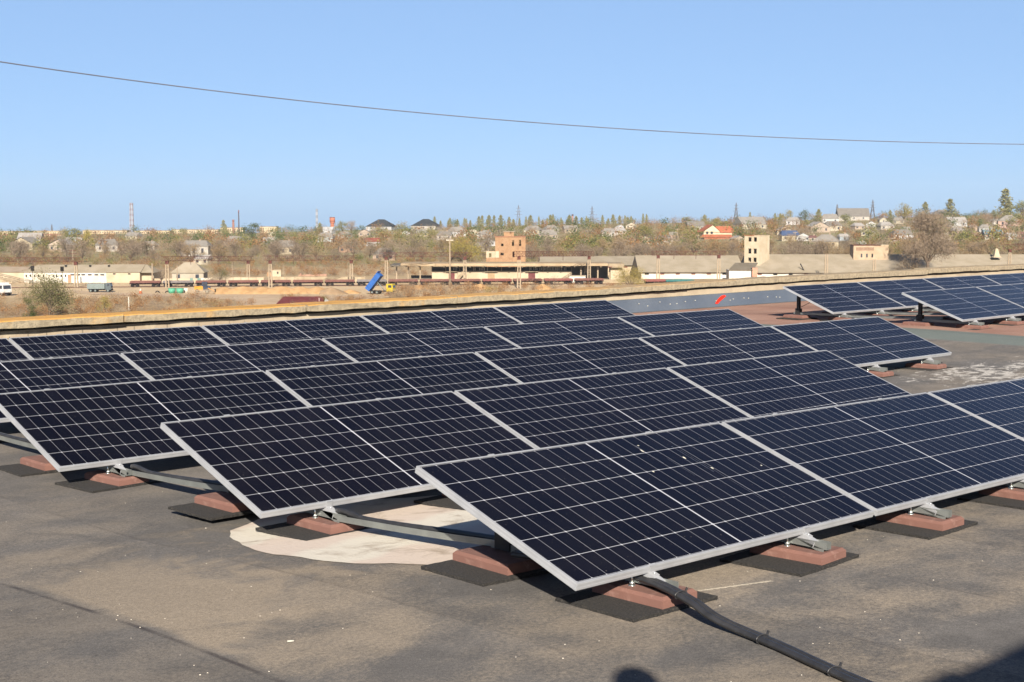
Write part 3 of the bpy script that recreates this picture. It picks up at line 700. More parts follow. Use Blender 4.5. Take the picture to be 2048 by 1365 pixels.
for x0, x1, yr, h0, h1 in ((62, 213, 531, 2., 0), (213.4, 280, 530.5, 0, 0)):
    mb = MB(); gable_roof(mb, b.X(x0-14), b.X(x1), b.Z(545), b.Z(yr), 0, d, 3.0 if h0 else 0, h1); b.last = mb.build('roof', M_ASB, b.o)
mb = MB(); gable_roof(mb, b.X(280.5), b.X(306), b.Z(546), b.Z(531), .5, d, 0, 3.4); mb.build('roof', M_ASB, b.o)
mb = MB(); gable_roof(mb, b.X(-70), b.X(47), b.Z(545), b.Z(535), .8, d); mb.build('roof', M_ASB2, b.o)
for x in (53, 61.5, 69.5, 77.5, 88, 107.5, 113.5, 123, 131.5): b.part('window', M_DARK, x-1.5, x+1.5, 550, 554.5, -.05, .1)
for x in (145, 157, 167, 180, 193, 205): b.part('window', M_GLASSY, x-4, x+4, 548.5, 551.5, -.05, .1)
for x in (229, 259): b.part('window', M_DARK, x-2.5, x+2.5, 547, 549.5, -.05, .1)
b.part('door', FM('faded_blue_door', '7f8890'), 160.5, 163.5, 554, 566, -.06, .1); b.part('door', FM('peach_door', 'd8a888'), 136, 143, 550, 566.5, -.06, .1)
for x in (174, 212, 125): b.part('roof_vent', M_DARK, x-1.6, x+1.6, 531.5, 534.5, 3.2, 4.2)

# ---------------------------------------------------------------- small house, walls and fences behind the tracks
def house(px, py, wpx, wall, roofc, hip=.5, rot=0.0, p=None, hw=None, rise=None, label='', group='houses on the far hillside', depth=.8, wins=2, wallm=None, roofm=None, chimney=True):
    p = p or on_hill(px, py); m = p.y/F; w = wpx*m; dd = w*depth; h = hw if hw else min(3.4, max(2.4, w*.3)); rs = rise if rise else w*.27
    t = thing('house', label, 'house', p, rot, group, px=px)
    mb = MB().box(-w/2, w/2, -dd/2, dd/2, -1.5, h)
    mb.build('wall', wallm or wall, t)
    mb = MB(); hx = min(dd*.5, w*.45)*hip
    if hip >= 0:
        gable_roof(mb, -w/2, w/2, h, h+rs, -dd/2, dd/2, hx, hx, .4)
        mb.box(-w/2-.38, w/2+.38, -dd/2-.38, dd/2+.38, h-.14, h-.004)
    else:                                                      # gable end facing the viewer
        ov = .4; v = [(-w/2-ov, -dd/2-ov, h), (w/2+ov, -dd/2-ov, h), (w/2+ov, dd/2+ov, h), (-w/2-ov, dd/2+ov, h), (0, -dd/2-ov, h+rs), (0, dd/2+ov, h+rs)]
        mb.add(v, [(0, 4, 5, 3), (1, 2, 5, 4), (2, 3, 5), (0, 3, 2, 1)]); 
        MB().add([(-w/2, -dd/2-.1, h+.01), (w/2, -dd/2-.1, h+.01), (0, -dd/2-.1, h+rs*.9)], [(0, 1, 2)]).build('gable', wallm or wall, t)
    rf = mb.build('roof', roofm or roofc, t)
    if chimney: MB().box(w*.12, w*.12+.5, -.25, .25, h+rs*.6, h+rs+.7).build('chimney', M_CHIM, rf)
    for i in range(wins):
        x = -w*.3+w*.6*i/max(1, wins-1) if wins > 1 else 0
        MB().box(x-.55, x+.55, -dd/2-.06, -dd/2+.1, h*.32, h*.78).build('window', M_GLASSY, t)
    return t
M_CHIM = FM('pale_chimney', 'd8c0a8', 'b89880', 2)
def dull(h, s=.38):
    v = [int(h[i:i+2], 16) for i in (0, 2, 4)]; g = sum(v)/3
    return ''.join('%02x' % int(x+(g-x)*s) for x in v)
HM = {}
def hm(c, roof=False):
    if (c, roof) not in HM:
        NM = {'w': 'paint'}
        HM[(c, roof)] = FM(('house_roof_' if roof else 'house_wall_')+c, dull(c), None, .5, .85, k=.46)
    return HM[(c, roof)]
house(380, 561, 62, hm('d8c4a4'), M_ASB, .9, .05, p=gz(380, 561), hw=2.6, rise=3.1, label='small house with low hipped grey roof behind the wall with green doors', group='low houses by the tracks', wins=2)
w1 = Site('boundary_wall', 'white boundary wall with two faded green doors in front of the small house', 'wall', 372, 566.5)
w1.part('wall', M_WHITEW, 402, 420, 556.5, 567, 0, .3); w1.part('wall', M_CREAMW, 300, 401.8, 557.5, 567, 0, .3)
for x in (383, 398): w1.part('door', FM('faded_green_door%d' % x, '8fb0a4'), x-3.2, x+3.2, 556.5, 566.5, -.08, -.01)
def panel_fence(label, x0, x1, yt, yb, n, m):
    f = Site('panel_fence', label, 'fence', (x0+x1)/2, yb); mb = MB()
    for i in range(n):
        a = x0+(x1-x0)*i/n; c = x0+(x1-x0)*(i+1)/n; f.part('fence_panel', m, a+.25, c-.25, yt+(i % 3)*.3, yb, 0, .15)
    for i in range(n+1):
        a = x0+(x1-x0)*i/n; f.part('post', M_POST, a-.5, a+.5, yt-.6, yb, -.2, -.02)
panel_fence('cream concrete panel fence behind the red flat wagons, left stretch', 420, 528, 555, 566, 7, M_CREAMW)
panel_fence('weathered concrete panel fence behind the red flat wagons, right stretch', 542, 730, 554, 565, 12, FM('grey_fence_panel', 'c4b396', 'a99678', .6, k=.5))
r = Site('ruined_shack', 'roofless pale ruined shack above the concrete panel fence', 'ruin', 552, 556, 480)
r.part('wall', M_CREAMW, 544, 562, 541, 556, 0, .4); r.part('wall', M_BRICK, 534, 543.8, 545, 556, .3, 3); r.part('doorway', M_DARK, 554, 557, 544, 548, -.06, .05); r.part('lintel', M_CON2, 548, 563, 539.5, 541, -.1, 1)
r = Site('rubble_wall', 'low broken pinkish rubble wall above the concrete panel fence', 'ruin', 622, 555, 482)
mb = MB(); rg = random.Random(2)
for i in range(16):
    x = 596+i*3.6; r.box(mb, x, x+3.5, 548+rg.uniform(-1, 3), 556, rg.uniform(0, .5), 1.2)
mb.build('wall', FM('pink_rubble', 'd0a890', 'b89078', .8), r.o)

# ---------------------------------------------------------------- concrete loading shed
b = Site('loading_shed', 'long derelict concrete loading shed with overhanging flat roof beyond the tracks', 'shed', 1010, 566, 432); s_ = b
b.part('platform', M_CON2, 842, 1246, 560, 568, 1.5, 16); b.part('platform', M_CON2, 812, 841.8, 560.5, 568, 2.0, 9)
b.part('wall', M_CREAMW, 862, 1145, 544, 560, 5.0, 5.4)
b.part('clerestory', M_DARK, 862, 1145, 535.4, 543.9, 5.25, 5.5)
for x in [862+i*28.2 for i in range(11)]: b.part('mullion', M_CON2, x-.7, x+.7, 535.4, 543.9, 5.0, 5.2)
rg = random.Random(4); mb = MB()
for x in np.arange(905, 975, 3.1): 
    if rg.random() < .75: b.box(mb, x, x+1.3+rg.random(), 537, 542.4, 5.1, 5.22)
for x in np.arange(1058, 1134, 3.1):
    if rg.random() < .75: b.box(mb, x, x+1.3+rg.random(), 536.5, 542, 5.1, 5.22)
mb.build('broken_glazing', FM('pale_broken_glazing', 'd0c8b8')); MB
bpy.data.objects['broken_glazing'].parent = b.o
for x0, x1, m in ((896, 908, M_MAROON), (975, 989, FM('tan_shutter', 'd2b48c')), (1057, 1071, M_MAROON)):
    b.part('door', m, x0, x1, 546, 560, 4.9, 4.98); b.part('canopy', M_CON2, x0-6, x1+6, 544.6, 545.6, 4.1, 4.98)
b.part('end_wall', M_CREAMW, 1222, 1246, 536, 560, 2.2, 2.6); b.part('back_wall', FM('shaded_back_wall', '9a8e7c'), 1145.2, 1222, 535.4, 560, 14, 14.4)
for x in (1163, 1197, 1221): b.part('post', M_POST, x-1.4, x+1.4, 535.4, 560, 3.4, 3.9)
b.part('partition', M_CON2, 1170, 1184, 535.4, 547, 5.0, 5.3)
for x, yb in ((791.5, 560), (815, 560), (839, 560)): b.part('post', M_POST, x-1.3, x+1.3, 534.4, yb+6, 3.4, 3.9)
b.part('low_wall', FM('dark_low_wall', '50535a'), 818, 862, 553.5, 559.8, 9, 9.3)
b.part('kiosk', M_WHITEW, 1139, 1171, 553, 565, .2, 2.2); b.part('kiosk_roof', M_ASB2, 1137.5, 1172.5, 551.4, 552.9, 0, 2.5)
b.part('roof', FM('roof_concrete_edge', 'cdb694', 'b49c7c', .3, k=.5), 801, 1216, 527.5, 532.5, .6, 16.5); b.part('roof', FM('dark_felt_roof_edge', '8c8478'), 780, 800.8, 530.2, 533.2, .6, 16)
b.part('roof', M_CON2, 1216.2, 1248, 527.6, 533.4, -.4, 14)
for x in [783+i*26.2 for i in range(17)]: b.part('roof_beam', M_CON2, x-1.3, x+1.3, 532.6, 535.2, 1.0, 15)
b.part('stair', M_POST, 914, 915.4, 546, 560, 3.9, 4.2)
MB().bar((b.X(914), 3.6, b.Z(559.5)), (b.X(926), 3.6, b.Z(546)), .35, .9).build('stair_flight', M_CON2, b.o)

# ---------------------------------------------------------------- red brick tower
b = Site('brick_tower', 'roofless red brick tower with empty windows behind the loading shed', 'tower', 1020, 560, 472)
def holed(s, name, m, x0, x1, yt, yb, y0, y1, holes):
    """a wall with window openings cut right through it"""
    xs = sorted({x0, x1, *[h[0] for h in holes], *[h[1] for h in holes]}); yy = sorted({yt, yb, *[h[2] for h in holes], *[h[3] for h in holes]}); mb = MB()
    for i in range(len(xs)-1):
        for j in range(len(yy)-1):
            cx, cy = (xs[i]+xs[i+1])/2, (yy[j]+yy[j+1])/2
            if not any(h[0] < cx < h[1] and h[2] < cy < h[3] for h in holes): s.box(mb, xs[i], xs[i+1], yy[j], yy[j+1], y0, y1)
    return mb.build(name, m, s.o)
W_ = [(1002, 1007, 488, 493), (1024, 1028, 481, 492.5), (1038, 1042, 480.5, 492.5), (1025, 1029, 504, 515), (1001, 1007.5, 506, 511)]
holed(b, 'wall', M_BRICK, 990.5, 1051, 475, 562, 0, .5, W_)
holed(b, 'wall', M_BRICK, 990.5, 1051, 475, 562, 9.5, 10, [(1022, 1027, 481, 486), (1037, 1041, 482, 490), (1003, 1008, 505, 509)])
for x0, x1 in ((990.5, 993.5), (1048, 1051)): b.part('side_wall', M_BRICK, x0, x1, 475, 562, .51, 9.49)
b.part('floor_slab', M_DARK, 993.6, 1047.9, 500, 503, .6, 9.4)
b.part('cornice', FM('brick_cornice', 'c89070'), 989.5, 1052, 473.6, 474.9, -.15, 10.2)
holed(b, 'roof_box', M_BRICK, 1007.5, 1028, 464.5, 473.5, 1, 1.4, [(1019.5, 1023, 466, 471)])
b.part('roof_box_back', M_BRICK, 1007.5, 1028, 465, 473.5, 1.5, 5); b.part('roof_box_slab', M_ASB2, 1006.5, 1029, 463, 464.4, .7, 5.4)
holed(b, 'annex_wall', M_CREAMW, 972.5, 990.2, 503, 516, -.2, .3, [(978, 983, 507, 515), (990-.4, 990.1, 507, 508)])
b.part('annex_base', M_BRICK, 972.5, 990.2, 516.2, 562, -.2, .3); b.part('annex_side', M_CREAMW, 972.5, 974.5, 503, 562, .32, 6)
b.part('annex_band', M_CREAMW, 990.6, 998, 503, 516, -.24, -.01)

# ---------------------------------------------------------------- barns with long grey roofs
def barn(label, x0, x1, yr, ye, yb, D, depth, wallm, hip0=0, hip1=0, ext=0):
    s = Site('barn', label, 'barn', (x0+x1)/2, yb, D, group='long barns beyond the tracks'); mr = (D+depth/2)/F
    ze = s.Z(ye); zr = (435-yr)*mr+ZC-s.p.z
    s.part('wall', wallm, x0+3, x1-3, ye, yb+4, .6, depth-.6)
    mb = MB(); gable_roof(mb, s.X(x0), s.X(x1), ze, zr, 0, depth, hip0, hip1, .5); s.rf = mb.build('roof', M_ASB, s.o)
    rg = random.Random(int(x0)); xs = np.arange(x0+14, x1-14, 31)
    for x in xs:
        s.part('window', FM('brick_infill', 'a8786a') if rg.random() < .4 else M_DARK, x-4, x+4, ye+1.5, ye+5, .5, .65)
    s.zr = zr; s.depth = depth; s.ze = ze; return s
barn('long grey-roofed barn behind the loading shed', 1082, 1300, 512.5, 531, 552, 488, 26, M_CREAMW)
bn = barn('long grey-roofed barn with white walls left of the cream tower', 1280, 1486, 511, 545, 558, 462, 28, M_WHITEW)
bn3 = barn('longest grey-roofed barn stretching right from the cream tower', 1506, 2160, 509, 546, 559, 466, 29, M_WHITEW)
def hut_on(s, name_, x0, x1, yt, yb, m, y0, dep):              # stands on the roof slope as a part of the barn
    return s.part(name_, m, x0, x1, yt, yb, y0, y0+dep)
hut_on(bn3, 'dormer', 1720.5, 1792, 493, 534, FM('dormer_brick', 'd8c0a4', 'c6ac8c', .5, k=.44), 10, 5)
bn3.part('dormer_roof', M_RUST, 1719.5, 1775, 491.4, 492.9, 9.8, 15.2); bn3.part('dormer_chimney', M_CREAMW, 1777, 1792, 491.4, 492.9, 10, 15)
for x in (1739, 1750, 1761): bn3.part('dormer_window', M_GLASSY if x != 1761 else M_DARK, x-3.6, x-.4, 509.5, 517, 9.9, 10.1)
mb = MB()
for i in range(14): bn3.box(mb, 1726+i*2.6, 1727.6+i*2.6, 496.5, 503, 9.92, 9.99)
mb.build('brick_frieze', FM('dark_brick_frieze', 'a07864'), bn3.o)
mb = MB(); cx = bn3.X(2011); z0 = bn3.Z(517); z1 = bn3.Z(499)
v = [(cx-1.5, 8, z0), (cx+1.5, 8, z0), (cx+1.5, 11, z0), (cx-1.5, 11, z0), (cx-.9, 8.6, z0+.5), (cx+.9, 8.6, z0+.5), (cx+.9, 10.4, z0+.5), (cx-.9, 10.4, z0+.5), (cx-.4, 9.1, z1), (cx+.4, 9.1, z1), (cx+.4, 9.9, z1), (cx-.4, 9.9, z1)]
mb.add(v, [(0,1,5,4),(1,2,6,5),(2,3,7,6),(3,0,4,7),(4,5,9,8),(5,6,10,9),(6,7,11,10),(7,4,8,11),(8,9,10,11)]).build('roof_vent', M_CREAMW, bn3.o)
mb = MB(); mb.bar((bn3.X(1612), 1.5, bn3.Z(547)), (bn3.X(1602), 1.5, bn3.Z(528)), .3).build('leaning_pipe', M_DARK, bn3.o)

# ---------------------------------------------------------------- cream tower, seen on its corner
p = at(1518, 552, 471); t = thing('cream_tower', 'cream rendered tower with six empty windows between the long barns', 'tower', p, R(-38), None, px=1513)
m = p.y/F; h = (552-472.5)*m; wa = 5.6; wb = 7.0
def sub(name, mat, *a): return MB().box(*a).build(name, mat, t)
M_TW = FM('cream_tower_render', 'e8d8bc', 'd6c2a2', .35, k=.48)
hs = [(x, z) for x in (-3.6, -1.5) for z in ((475.5, 484), (498, 508), (516, 525))]
xs = [-wa, -4.2, -3.0, -2.2, -1.0, 0]; mb = MB(); cut = [(zz[0], zz[1]) for _, zz in hs[:3]]
zs = sorted([0, h]+[(552-a)*m for c_ in cut for a in c_])
for i in range(5):
    for j in range(len(zs)-1):
        zc = (zs[j]+zs[j+1])/2
        if i in (1, 3) and any((552-c_[1])*m < zc < (552-c_[0])*m for c_ in cut): continue
        mb.box(xs[i], xs[i+1], 0, .4, zs[j], zs[j+1])
# the window face looks left of the camera, the blank face right of it
mb.build('wall', M_TW, t); sub('side_wall', M_TW, -.4, 0, .41, wb, 0, h); sub('side_wall', M_TW, -wa, -wa+.4, .41, wb, 0, h); sub('back_wall', M_TW, -wa+.41, -.41, wb-.4, wb, 0, h)
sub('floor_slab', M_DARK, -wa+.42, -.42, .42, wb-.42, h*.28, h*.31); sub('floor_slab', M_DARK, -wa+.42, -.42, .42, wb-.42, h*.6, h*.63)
MB().box(-wa-.2, -2.0, -.2, wb+.2, h+.003, h+.25).build('roof_edge', FM('terracotta_edge', 'c88a60'), t); sub('roof_slab', M_TW, -1.99, .1, -.1, wb+.1, h+.003, h+.2)
b = Site('lean_to', 'lean-to with grey pitched roof and pink brick end at the foot of the cream tower', 'shed', 1490, 558, 450)
b.part('wall', M_WHITEW, 1458, 1502, 540, 560, 0, 6); b.part('end_wall', FM('pink_brick', 'dba88c', 'c8907a', .6, k=.5), 1504, 1514, 536, 560, -.4, 6); b.part('doorway', M_DARK, 1502.1, 1503.9, 537, 558, .1, 1)
mb = MB(); mb.add([(b.X(1456), -.5, b.Z(540)), (b.X(1505), -.5, b.Z(540)), (b.X(1522), 6, b.Z(527)), (b.X(1476), 6, b.Z(527)), (b.X(1456), -.5, b.Z(541)), (b.X(1505), -.5, b.Z(541)), (b.X(1522), 6, b.Z(528)), (b.X(1476), 6, b.Z(528))], [(0,1,2,3),(7,6,5,4),(0,4,5,1),(1,5,6,2),(2,6,7,3),(3,7,4,0)]).build('roof', FM('dark_lean_to_roof', '8c8272', '7c7262', .4, .9, k=.5), b.o)

# ---------------------------------------------------------------- flat wagons
M_WRED = FM('oxide_red_wagon', '92665c', '7e544c', .5, .8); M_WGR = FM('grey_wagon', '9a9290', '827a78', .5, .8); M_UND = FM('dark_undercarriage', '3a3432', '2a2624', 1)
M_WBR = FM('bright_red_wagon', 'a0605a', '8a524c', .5, .75); M_TEAL = FM('teal_wagon', '4a8a88', '3c7472', .5, .75)
def wagon_meshes(L_):
    s = MB().box(-L_/2+.15, L_/2-.15, -1.35, 1.35, 1.15, 1.32)
    for k in range(8): s.box(-L_/2+.5+k*(L_-1.1)/7, -L_/2+.62+k*(L_-1.1)/7, -1.42, -1.351, .95, 1.6)
    s.box(-L_/2+.2, L_/2-.2, -1.40, -1.352, 1.2, 1.75); s.box(-L_/2+.2, L_/2-.2, 1.30, 1.348, 1.33, 1.75)
    u = MB().box(-L_/2, L_/2, -.3, .3, .75, 1.149)
    for x in (-L_*.33, L_*.33):
        u.box(x-1.0, x+1.0, -.95, -.8, .38, .62); u.box(x-1.0, x+1.0, .8, .95, .38, .62); u.box(x-.2, x+.2, -.8, .8, .45, .74)
    return s, u
wl = 8.9; sb, ub = wagon_meshes(wl); UND_ME = ub.mesh('undercarriage', M_UND); BODY = {k: sb.mesh('body', m) for k, m in (('red', M_WRED), ('grey', M_WGR), ('bright', M_WBR), ('teal', M_TEAL))}
WH = MB().cyl((0, -.86, .42), (0, -.74, .42), .42, n=12).cyl((0, .74, .42), (0, .86, .42), .42, n=12).cyl((0, -.74, .42), (0, .74, .42), .08, n=6).mesh('wheelset', M_UND)
kinds = ['red', 'grey', 'red', 'red', 'red', 'red', 'red', 'grey', 'red', 'red', 'red', 'bright', 'red', 'bright', 'red', 'red', 'red']
wp = None; wp_grp = 'flat wagons on the track'
px = 258
A_, B_ = gz(258, 574.5), gz(1215, 568.5); dirv = (B_-A_).normalized(); ang = math.atan2(dirv.y, dirv.x); TL = (B_-A_).length
nW = int(TL/(wl+.35))
for i in range(nW):
    p = A_+dirv*((wl+.35)*(i+.5)); k = kinds[i % len(kinds)]; ppx = 1024+F*p.x/p.y
    lab = '%s flat wagon' % {'red': 'oxide red', 'grey': 'grey', 'bright': 'brighter red'}[k]+(' left of the dump truck' if ppx < 735 else ' before the loading shed')
    t = thing('flat_wagon', lab, 'wagon', p, ang, wp_grp, px=ppx)
    place(t, BODY[k], 'body'); place(t, UND_ME, 'undercarriage')
    for x in (-wl*.33-.75, -wl*.33+.75, wl*.33-.75, wl*.33+.75): o = place(t, WH, 'wheelset'); o.location.x = x
for px, k, lab in ((1318, 'bright', 'brighter red flat wagon right of the yellow-green willow'), (1358, 'teal', 'teal flat wagon right of the yellow-green willow')):
    t = thing('flat_wagon', lab, 'wagon', gz(px, 571), ang, wp_grp, px=px); place(t, BODY[k], 'body'); place(t, UND_ME, 'undercarriage')
    for x in (-wl*.33-.75, -wl*.33+.75, wl*.33-.75, wl*.33+.75): o = place(t, WH, 'wheelset'); o.location.x = x
mb = MB()
for off in (-.76, .76):
    nrm = Vector((-dirv.y, dirv.x, 0)); a = A_-dirv*90+nrm*off; c_ = B_+dirv*160+nrm*off; mb.bar(a+Vector((0, 0, .02)), c_+Vector((0, 0, .02)), .09, .14)
structure(mb.build('railway_track', M_RUST))
mb = MB(); nrm = Vector((-dirv.y, dirv.x, 0)); a, c_ = A_-dirv*90, B_+dirv*160; z = Vector((0, 0, .05-0))
mb.add([a-nrm*2.2+Vector((0,0,.03)), c_-nrm*2.2+Vector((0,0,.03)), c_+nrm*2.2+Vector((0,0,.03)), a+nrm*2.2+Vector((0,0,.03))], [(0, 1, 2, 3)]); structure(mb.build('ballast', FM('brown_ballast', '8a6a4e', '6e5440', 1)))

# ---------------------------------------------------------------- gantries and posts of the railway
def twin_post(mb, x, y, h, mi=0):
    for s_ in (-1, 1):
        mb.add([(x+s_*.42-.2, y-.2, -.3), (x+s_*.42+.2, y-.2, -.3), (x+s_*.42+.2, y+.2, -.3), (x+s_*.42-.2, y+.2, -.3), (x+s_*.3-.14, y-.14, h), (x+s_*.3+.14, y-.14, h), (x+s_*.3+.14, y+.14, h), (x+s_*.3-.14, y+.14, h)], [(0,1,5,4),(1,2,6,5),(2,3,7,6),(3,0,4,7),(4,5,6,7)], None, mi)
    for k in range(1, 6): mb.box(x-.3, x+.3, y-.08, y+.08, h*k/6-.06, h*k/6+.06, None, mi)
def gantry(a, b, yt, yb, label, over=2.0):
    pa, pb = gz(*a), gz(*b); t = thing('catenary_gantry', label, 'gantry', pa, 0, 'railway gantries', px=a[0])
    d_ = pb-pa; d_.z = 0; za = (a[1]-yb)*pa.y/F; zb_ = (b[1]-yb)*pb.y/F; hgt = (yb-yt)*pa.y/F
    mb = MB(); twin_post(mb, 0, 0, za); mb.build('post', M_POST, t); mb = MB(); twin_post(mb, d_.x, d_.y, zb_); mb.build('post', M_POST, t)
    u_ = d_.normalized(); n_ = Vector((-u_.y, u_.x, 0)); A = Vector((0, 0, za))-u_*over; Bq = Vector((d_.x, d_.y, zb_))+u_*over
    mb = MB(); hv = Vector((0, 0, hgt))
    for sd in (-.4, .4):
        mb.bar(A+n_*sd, Bq+n_*sd, .10); mb.bar(A+n_*sd+hv, Bq+n_*sd+hv, .10)
        L_ = (Bq-A).length; k = max(6, int(L_/1.5))
        for i in range(k+1):
            p = A+(Bq-A)*i/k+n_*sd; mb.bar(p, p+hv, .06)
            if i < k: mb.bar(p+(hv if i % 2 else Vector()), A+(Bq-A)*(i+1)/k+n_*sd+(Vector() if i % 2 else hv), .05)
    mb.build('truss', M_RUST, t)
    for q_ in (Vector((0, 0, za)), Vector((d_.x, d_.y, zb_))): MB().box(q_.x-.45, q_.x+.45, q_.y-.45, q_.y+.45, q_.z-.9, q_.z-.02).build('post_cap', M_RUST, t)
    for fr in (.3, .6):
        p = A+(Bq-A)*fr; MB().cyl(p, p-Vector((0, 0, 1.2)), .07, n=6).build('insulator', M_RUST, t)
gantry((-60, 568), (153, 575), 516, 524, 'rusty railway gantry in front of the long white building')
gantry((335, 575), (497, 565), 513, 522, 'rusty railway gantry right of the long white building')
gantry((541, 575), (703, 567), 512, 521, 'rusty railway gantry over the wagons left of the dump truck')
gantry((773, 569), (930, 567), 506, 514, 'rusty railway gantry at the left of the loading shed')
gantry((1038, 578), (1178, 568), 503, 513, 'rusty railway gantry before the brick tower')
gantry((1316, 566), (1437, 565), 503, 511, 'rusty railway gantry before the barn left of the cream tower')
gantry((2018, 560), (2160, 560), 489, 499, 'rusty railway gantry at the right edge above the parapet')
def pole(px, pt, pb, label, p=None, r0=.2, arms=0, lamp=False, strut=0, mat=None, grp='poles by the railway', name='utility_pole', tw=False):
    p = p or gz(px, pb); m = p.y/F; h = (pb-pt)*m; t = thing(name, label, 'pole', p, 0, grp, px=px)
    if tw: mb = MB(); twin_post(mb, 0, 0, h); mb.build('post', mat or M_POST, t)
    else: MB().cyl((0, 0, -.5), (0, 0, h), r0, r0*.6, 6).build('post', mat or M_POST, t)
    for k in range(arms): MB().box(-1.1, 1.1, -.08, .08, h-.4-k*.9, h-.22-k*.9).build('crossarm', M_RUST if grp.startswith('poles by') else M_POST, t)
    if strut: MB().bar((strut, .0, -.3), (0, 0, h*.8), .2).build('strut', mat or M_POST, t)
    if lamp: MB().box(-1.0, -.15, -.12, .12, h-.25, h-.05).box(.15, 1.0, -.12, .12, h-.25, h-.05).build('lamp_head', M_WHITEW, t)
    return t
pole(305, 527, 567, 'thick concrete pole at the right end of the long white building', r0=.3); pole(355, 531, 574, 'slim concrete pole in front of the small hipped-roof house')
pole(147, 500, 560, 'tall pole with rusty crossarms behind the long white building', arms=2, r0=.17); pole(900, 480, 577, 'tall lamp pole before the left part of the loading shed', lamp=True, r0=.28)
pole(1652, 509, 560, 'concrete post before the right barn nearest the cream tower', tw=True); pole(1748, 519, 560, 'concrete post below the dormer on the right barn', tw=True)
pole(465, 525, 560, 'thin pole above the left panel fence', r0=.12); pole(568, 530, 560, 'thin pole by the ruined shack', r0=.12); pole(696, 525, 566, 'thin pole left of the dump truck', r0=.12)
pole(66, 537, 573, 'black railway signal mast left before the white building', mat=M_UND, r0=.12, name='signal_mast'); 
for o, px in ((TOPS[-1][0], 66),): MB().box(-.45, .45, -.25, .25, 4.4, 5.9).build('signal_head', M_UND, o)
pole(125, 537, 571, 'black railway signal mast right before the white building', mat=M_UND, r0=.12, name='signal_mast'); MB().box(-.45, .45, -.25, .25, 4.1, 5.5).build('signal_head', M_UND, TOPS[-1][0])

# ---------------------------------------------------------------- vehicles and yard things
M_BLUE = FM('blue_tipper_paint', '3a74c8', '3468b4', .5, .55, k=.46); M_YEL = FM('yellow_cab_paint', 'dcc232', 'c8ae2a', .7, .5, k=.5); M_ORA = FM('orange_machine_paint', 'e8a030', 'd08a24', .7, .55, k=.5)
M_NAVY = FM('navy_machine_paint', '36465e', '2c3a50', .7, .5); M_GREYB = FM('grey_tipper_paint', '9aa6a4', '88948f', .6, .6); M_WTRUCK = FM('white_cab_paint', 'f0ece8', None, .7, .45, k=.55)
def wheel(parent, x, y, r_, w_=.32):
    o = MB().cyl((0, -w_/2, 0), (0, w_/2, 0), r_, n=14).build('wheel', M_RUBBER, parent, (x, y, r_)); MB().cyl((0, -w_/2-.02, 0), (0, -w_/2-.002, 0), r_*.5, n=10).build('rim', M_GREYB, o)
def truck_cab(t, x0, x1, m, z0=.75, z1=2.75, w_=1.2):
    P = [(x0, z0), (x1, z0), (x1+.05, z0+.9), (x1-.15, z1-.1), (x1-.3, z1), (x0, z1)]
    c_ = MB().prism(P, -w_, w_).build('cab', m, t)
    MB().add([(x1+.045, -w_+.12, z0+1.0), (x1+.045, w_-.12, z0+1.0), (x1-.135, w_-.15, z1-.2), (x1-.135, -w_+.15, z1-.2)], [(0, 1, 2, 3)]).build('windscreen', M_GLASSY, c_)
    MB().box(x0+.45, x1-.35, -w_-.02, -w_-.003, z0+1.05, z1-.3).build('side_window', M_GLASSY, c_); MB().box(x1, x1+.14, -w_, w_, z0-.25, z0+.15).build('bumper', M_UND, c_)
    for s_ in (-.85, .85): MB().box(x1+.05, x1+.09, s_-.16, s_+.16, z0+.3, z0+.55).build('headlight', M_WHITE, c_)
def six_wheels(t, xs, y=1.0, r_=.52):
    for x in xs:
        for s_ in (-1, 1): wheel(t, x, s_*y, r_)
t = thing('dump_truck', 'dump truck with yellow cab tipping its raised blue bed', 'truck', gz(763, 589), R(-14), px=763)
MB().box(-3.0, 3.3, -.45, .45, .7, .98).build('chassis', M_UND, t); truck_cab(t, 1.75, 3.5, M_YEL); six_wheels(t, (-2.2, -.9, 2.6))
hinge = Matrix.Translation((-2.9, 0, 1.0)) @ Matrix.Rotation(R(-51), 4, 'Y')
mb = MB(); L_ = 4.9
mb.box(-.3, L_, -1.25, 1.25, 0, .12, hinge); mb.box(-.3, L_, -1.25, -1.15, .121, 1.35, hinge); mb.box(-.3, L_, 1.15, 1.25, .121, 1.35, hinge); mb.box(L_-.1, L_, -1.149, 1.149, .121, 1.35, hinge); mb.box(L_, L_+.5, -1.2, 1.2, 1.25, 1.35, hinge)
for k in range(6): mb.box(.4+k*.85, .52+k*.85, -1.32, -1.251, .05, 1.3, hinge)
mb.build('dump_bed', M_BLUE, t); MB().cyl((.9, 0, .9), hinge @ Vector((2.8, 0, -.02)), .12, n=8).build('hydraulic_ram', M_GREYB, t)
t = thing('white_truck', 'white lorry cab drawing an orange trailer at the left edge of the yard', 'truck', gz(8, 592), R(-38), px=12)
MB().box(-3.5, 1.3, -.45, .45, .7, .95).build('chassis', M_UND, t); truck_cab(t, -.7, 1.5, M_WTRUCK, .75, 3.0, 1.22); six_wheels(t, (.7, -2.0)); MB().box(-9.5, -1.2, -1.25, 1.25, 1.0, 2.6).build('trailer', FM('orange_trailer', 'e0a048', None, .5, .6), t); MB().box(-.6, .6, -1.1, 1.1, 3.003, 3.4).build('roof_fairing', M_WTRUCK, t)
t = thing('tipper_truck', 'grey ribbed tipper truck parked before the long white building', 'truck', gz(200, 585), R(4), px=200)
mb = MB().box(-3.1, 1.5, -1.25, 1.25, .95, 2.35)
for k in range(9): mb.box(-3.0+k*.54, -2.88+k*.54, -1.33, -1.251, .95, 2.35)
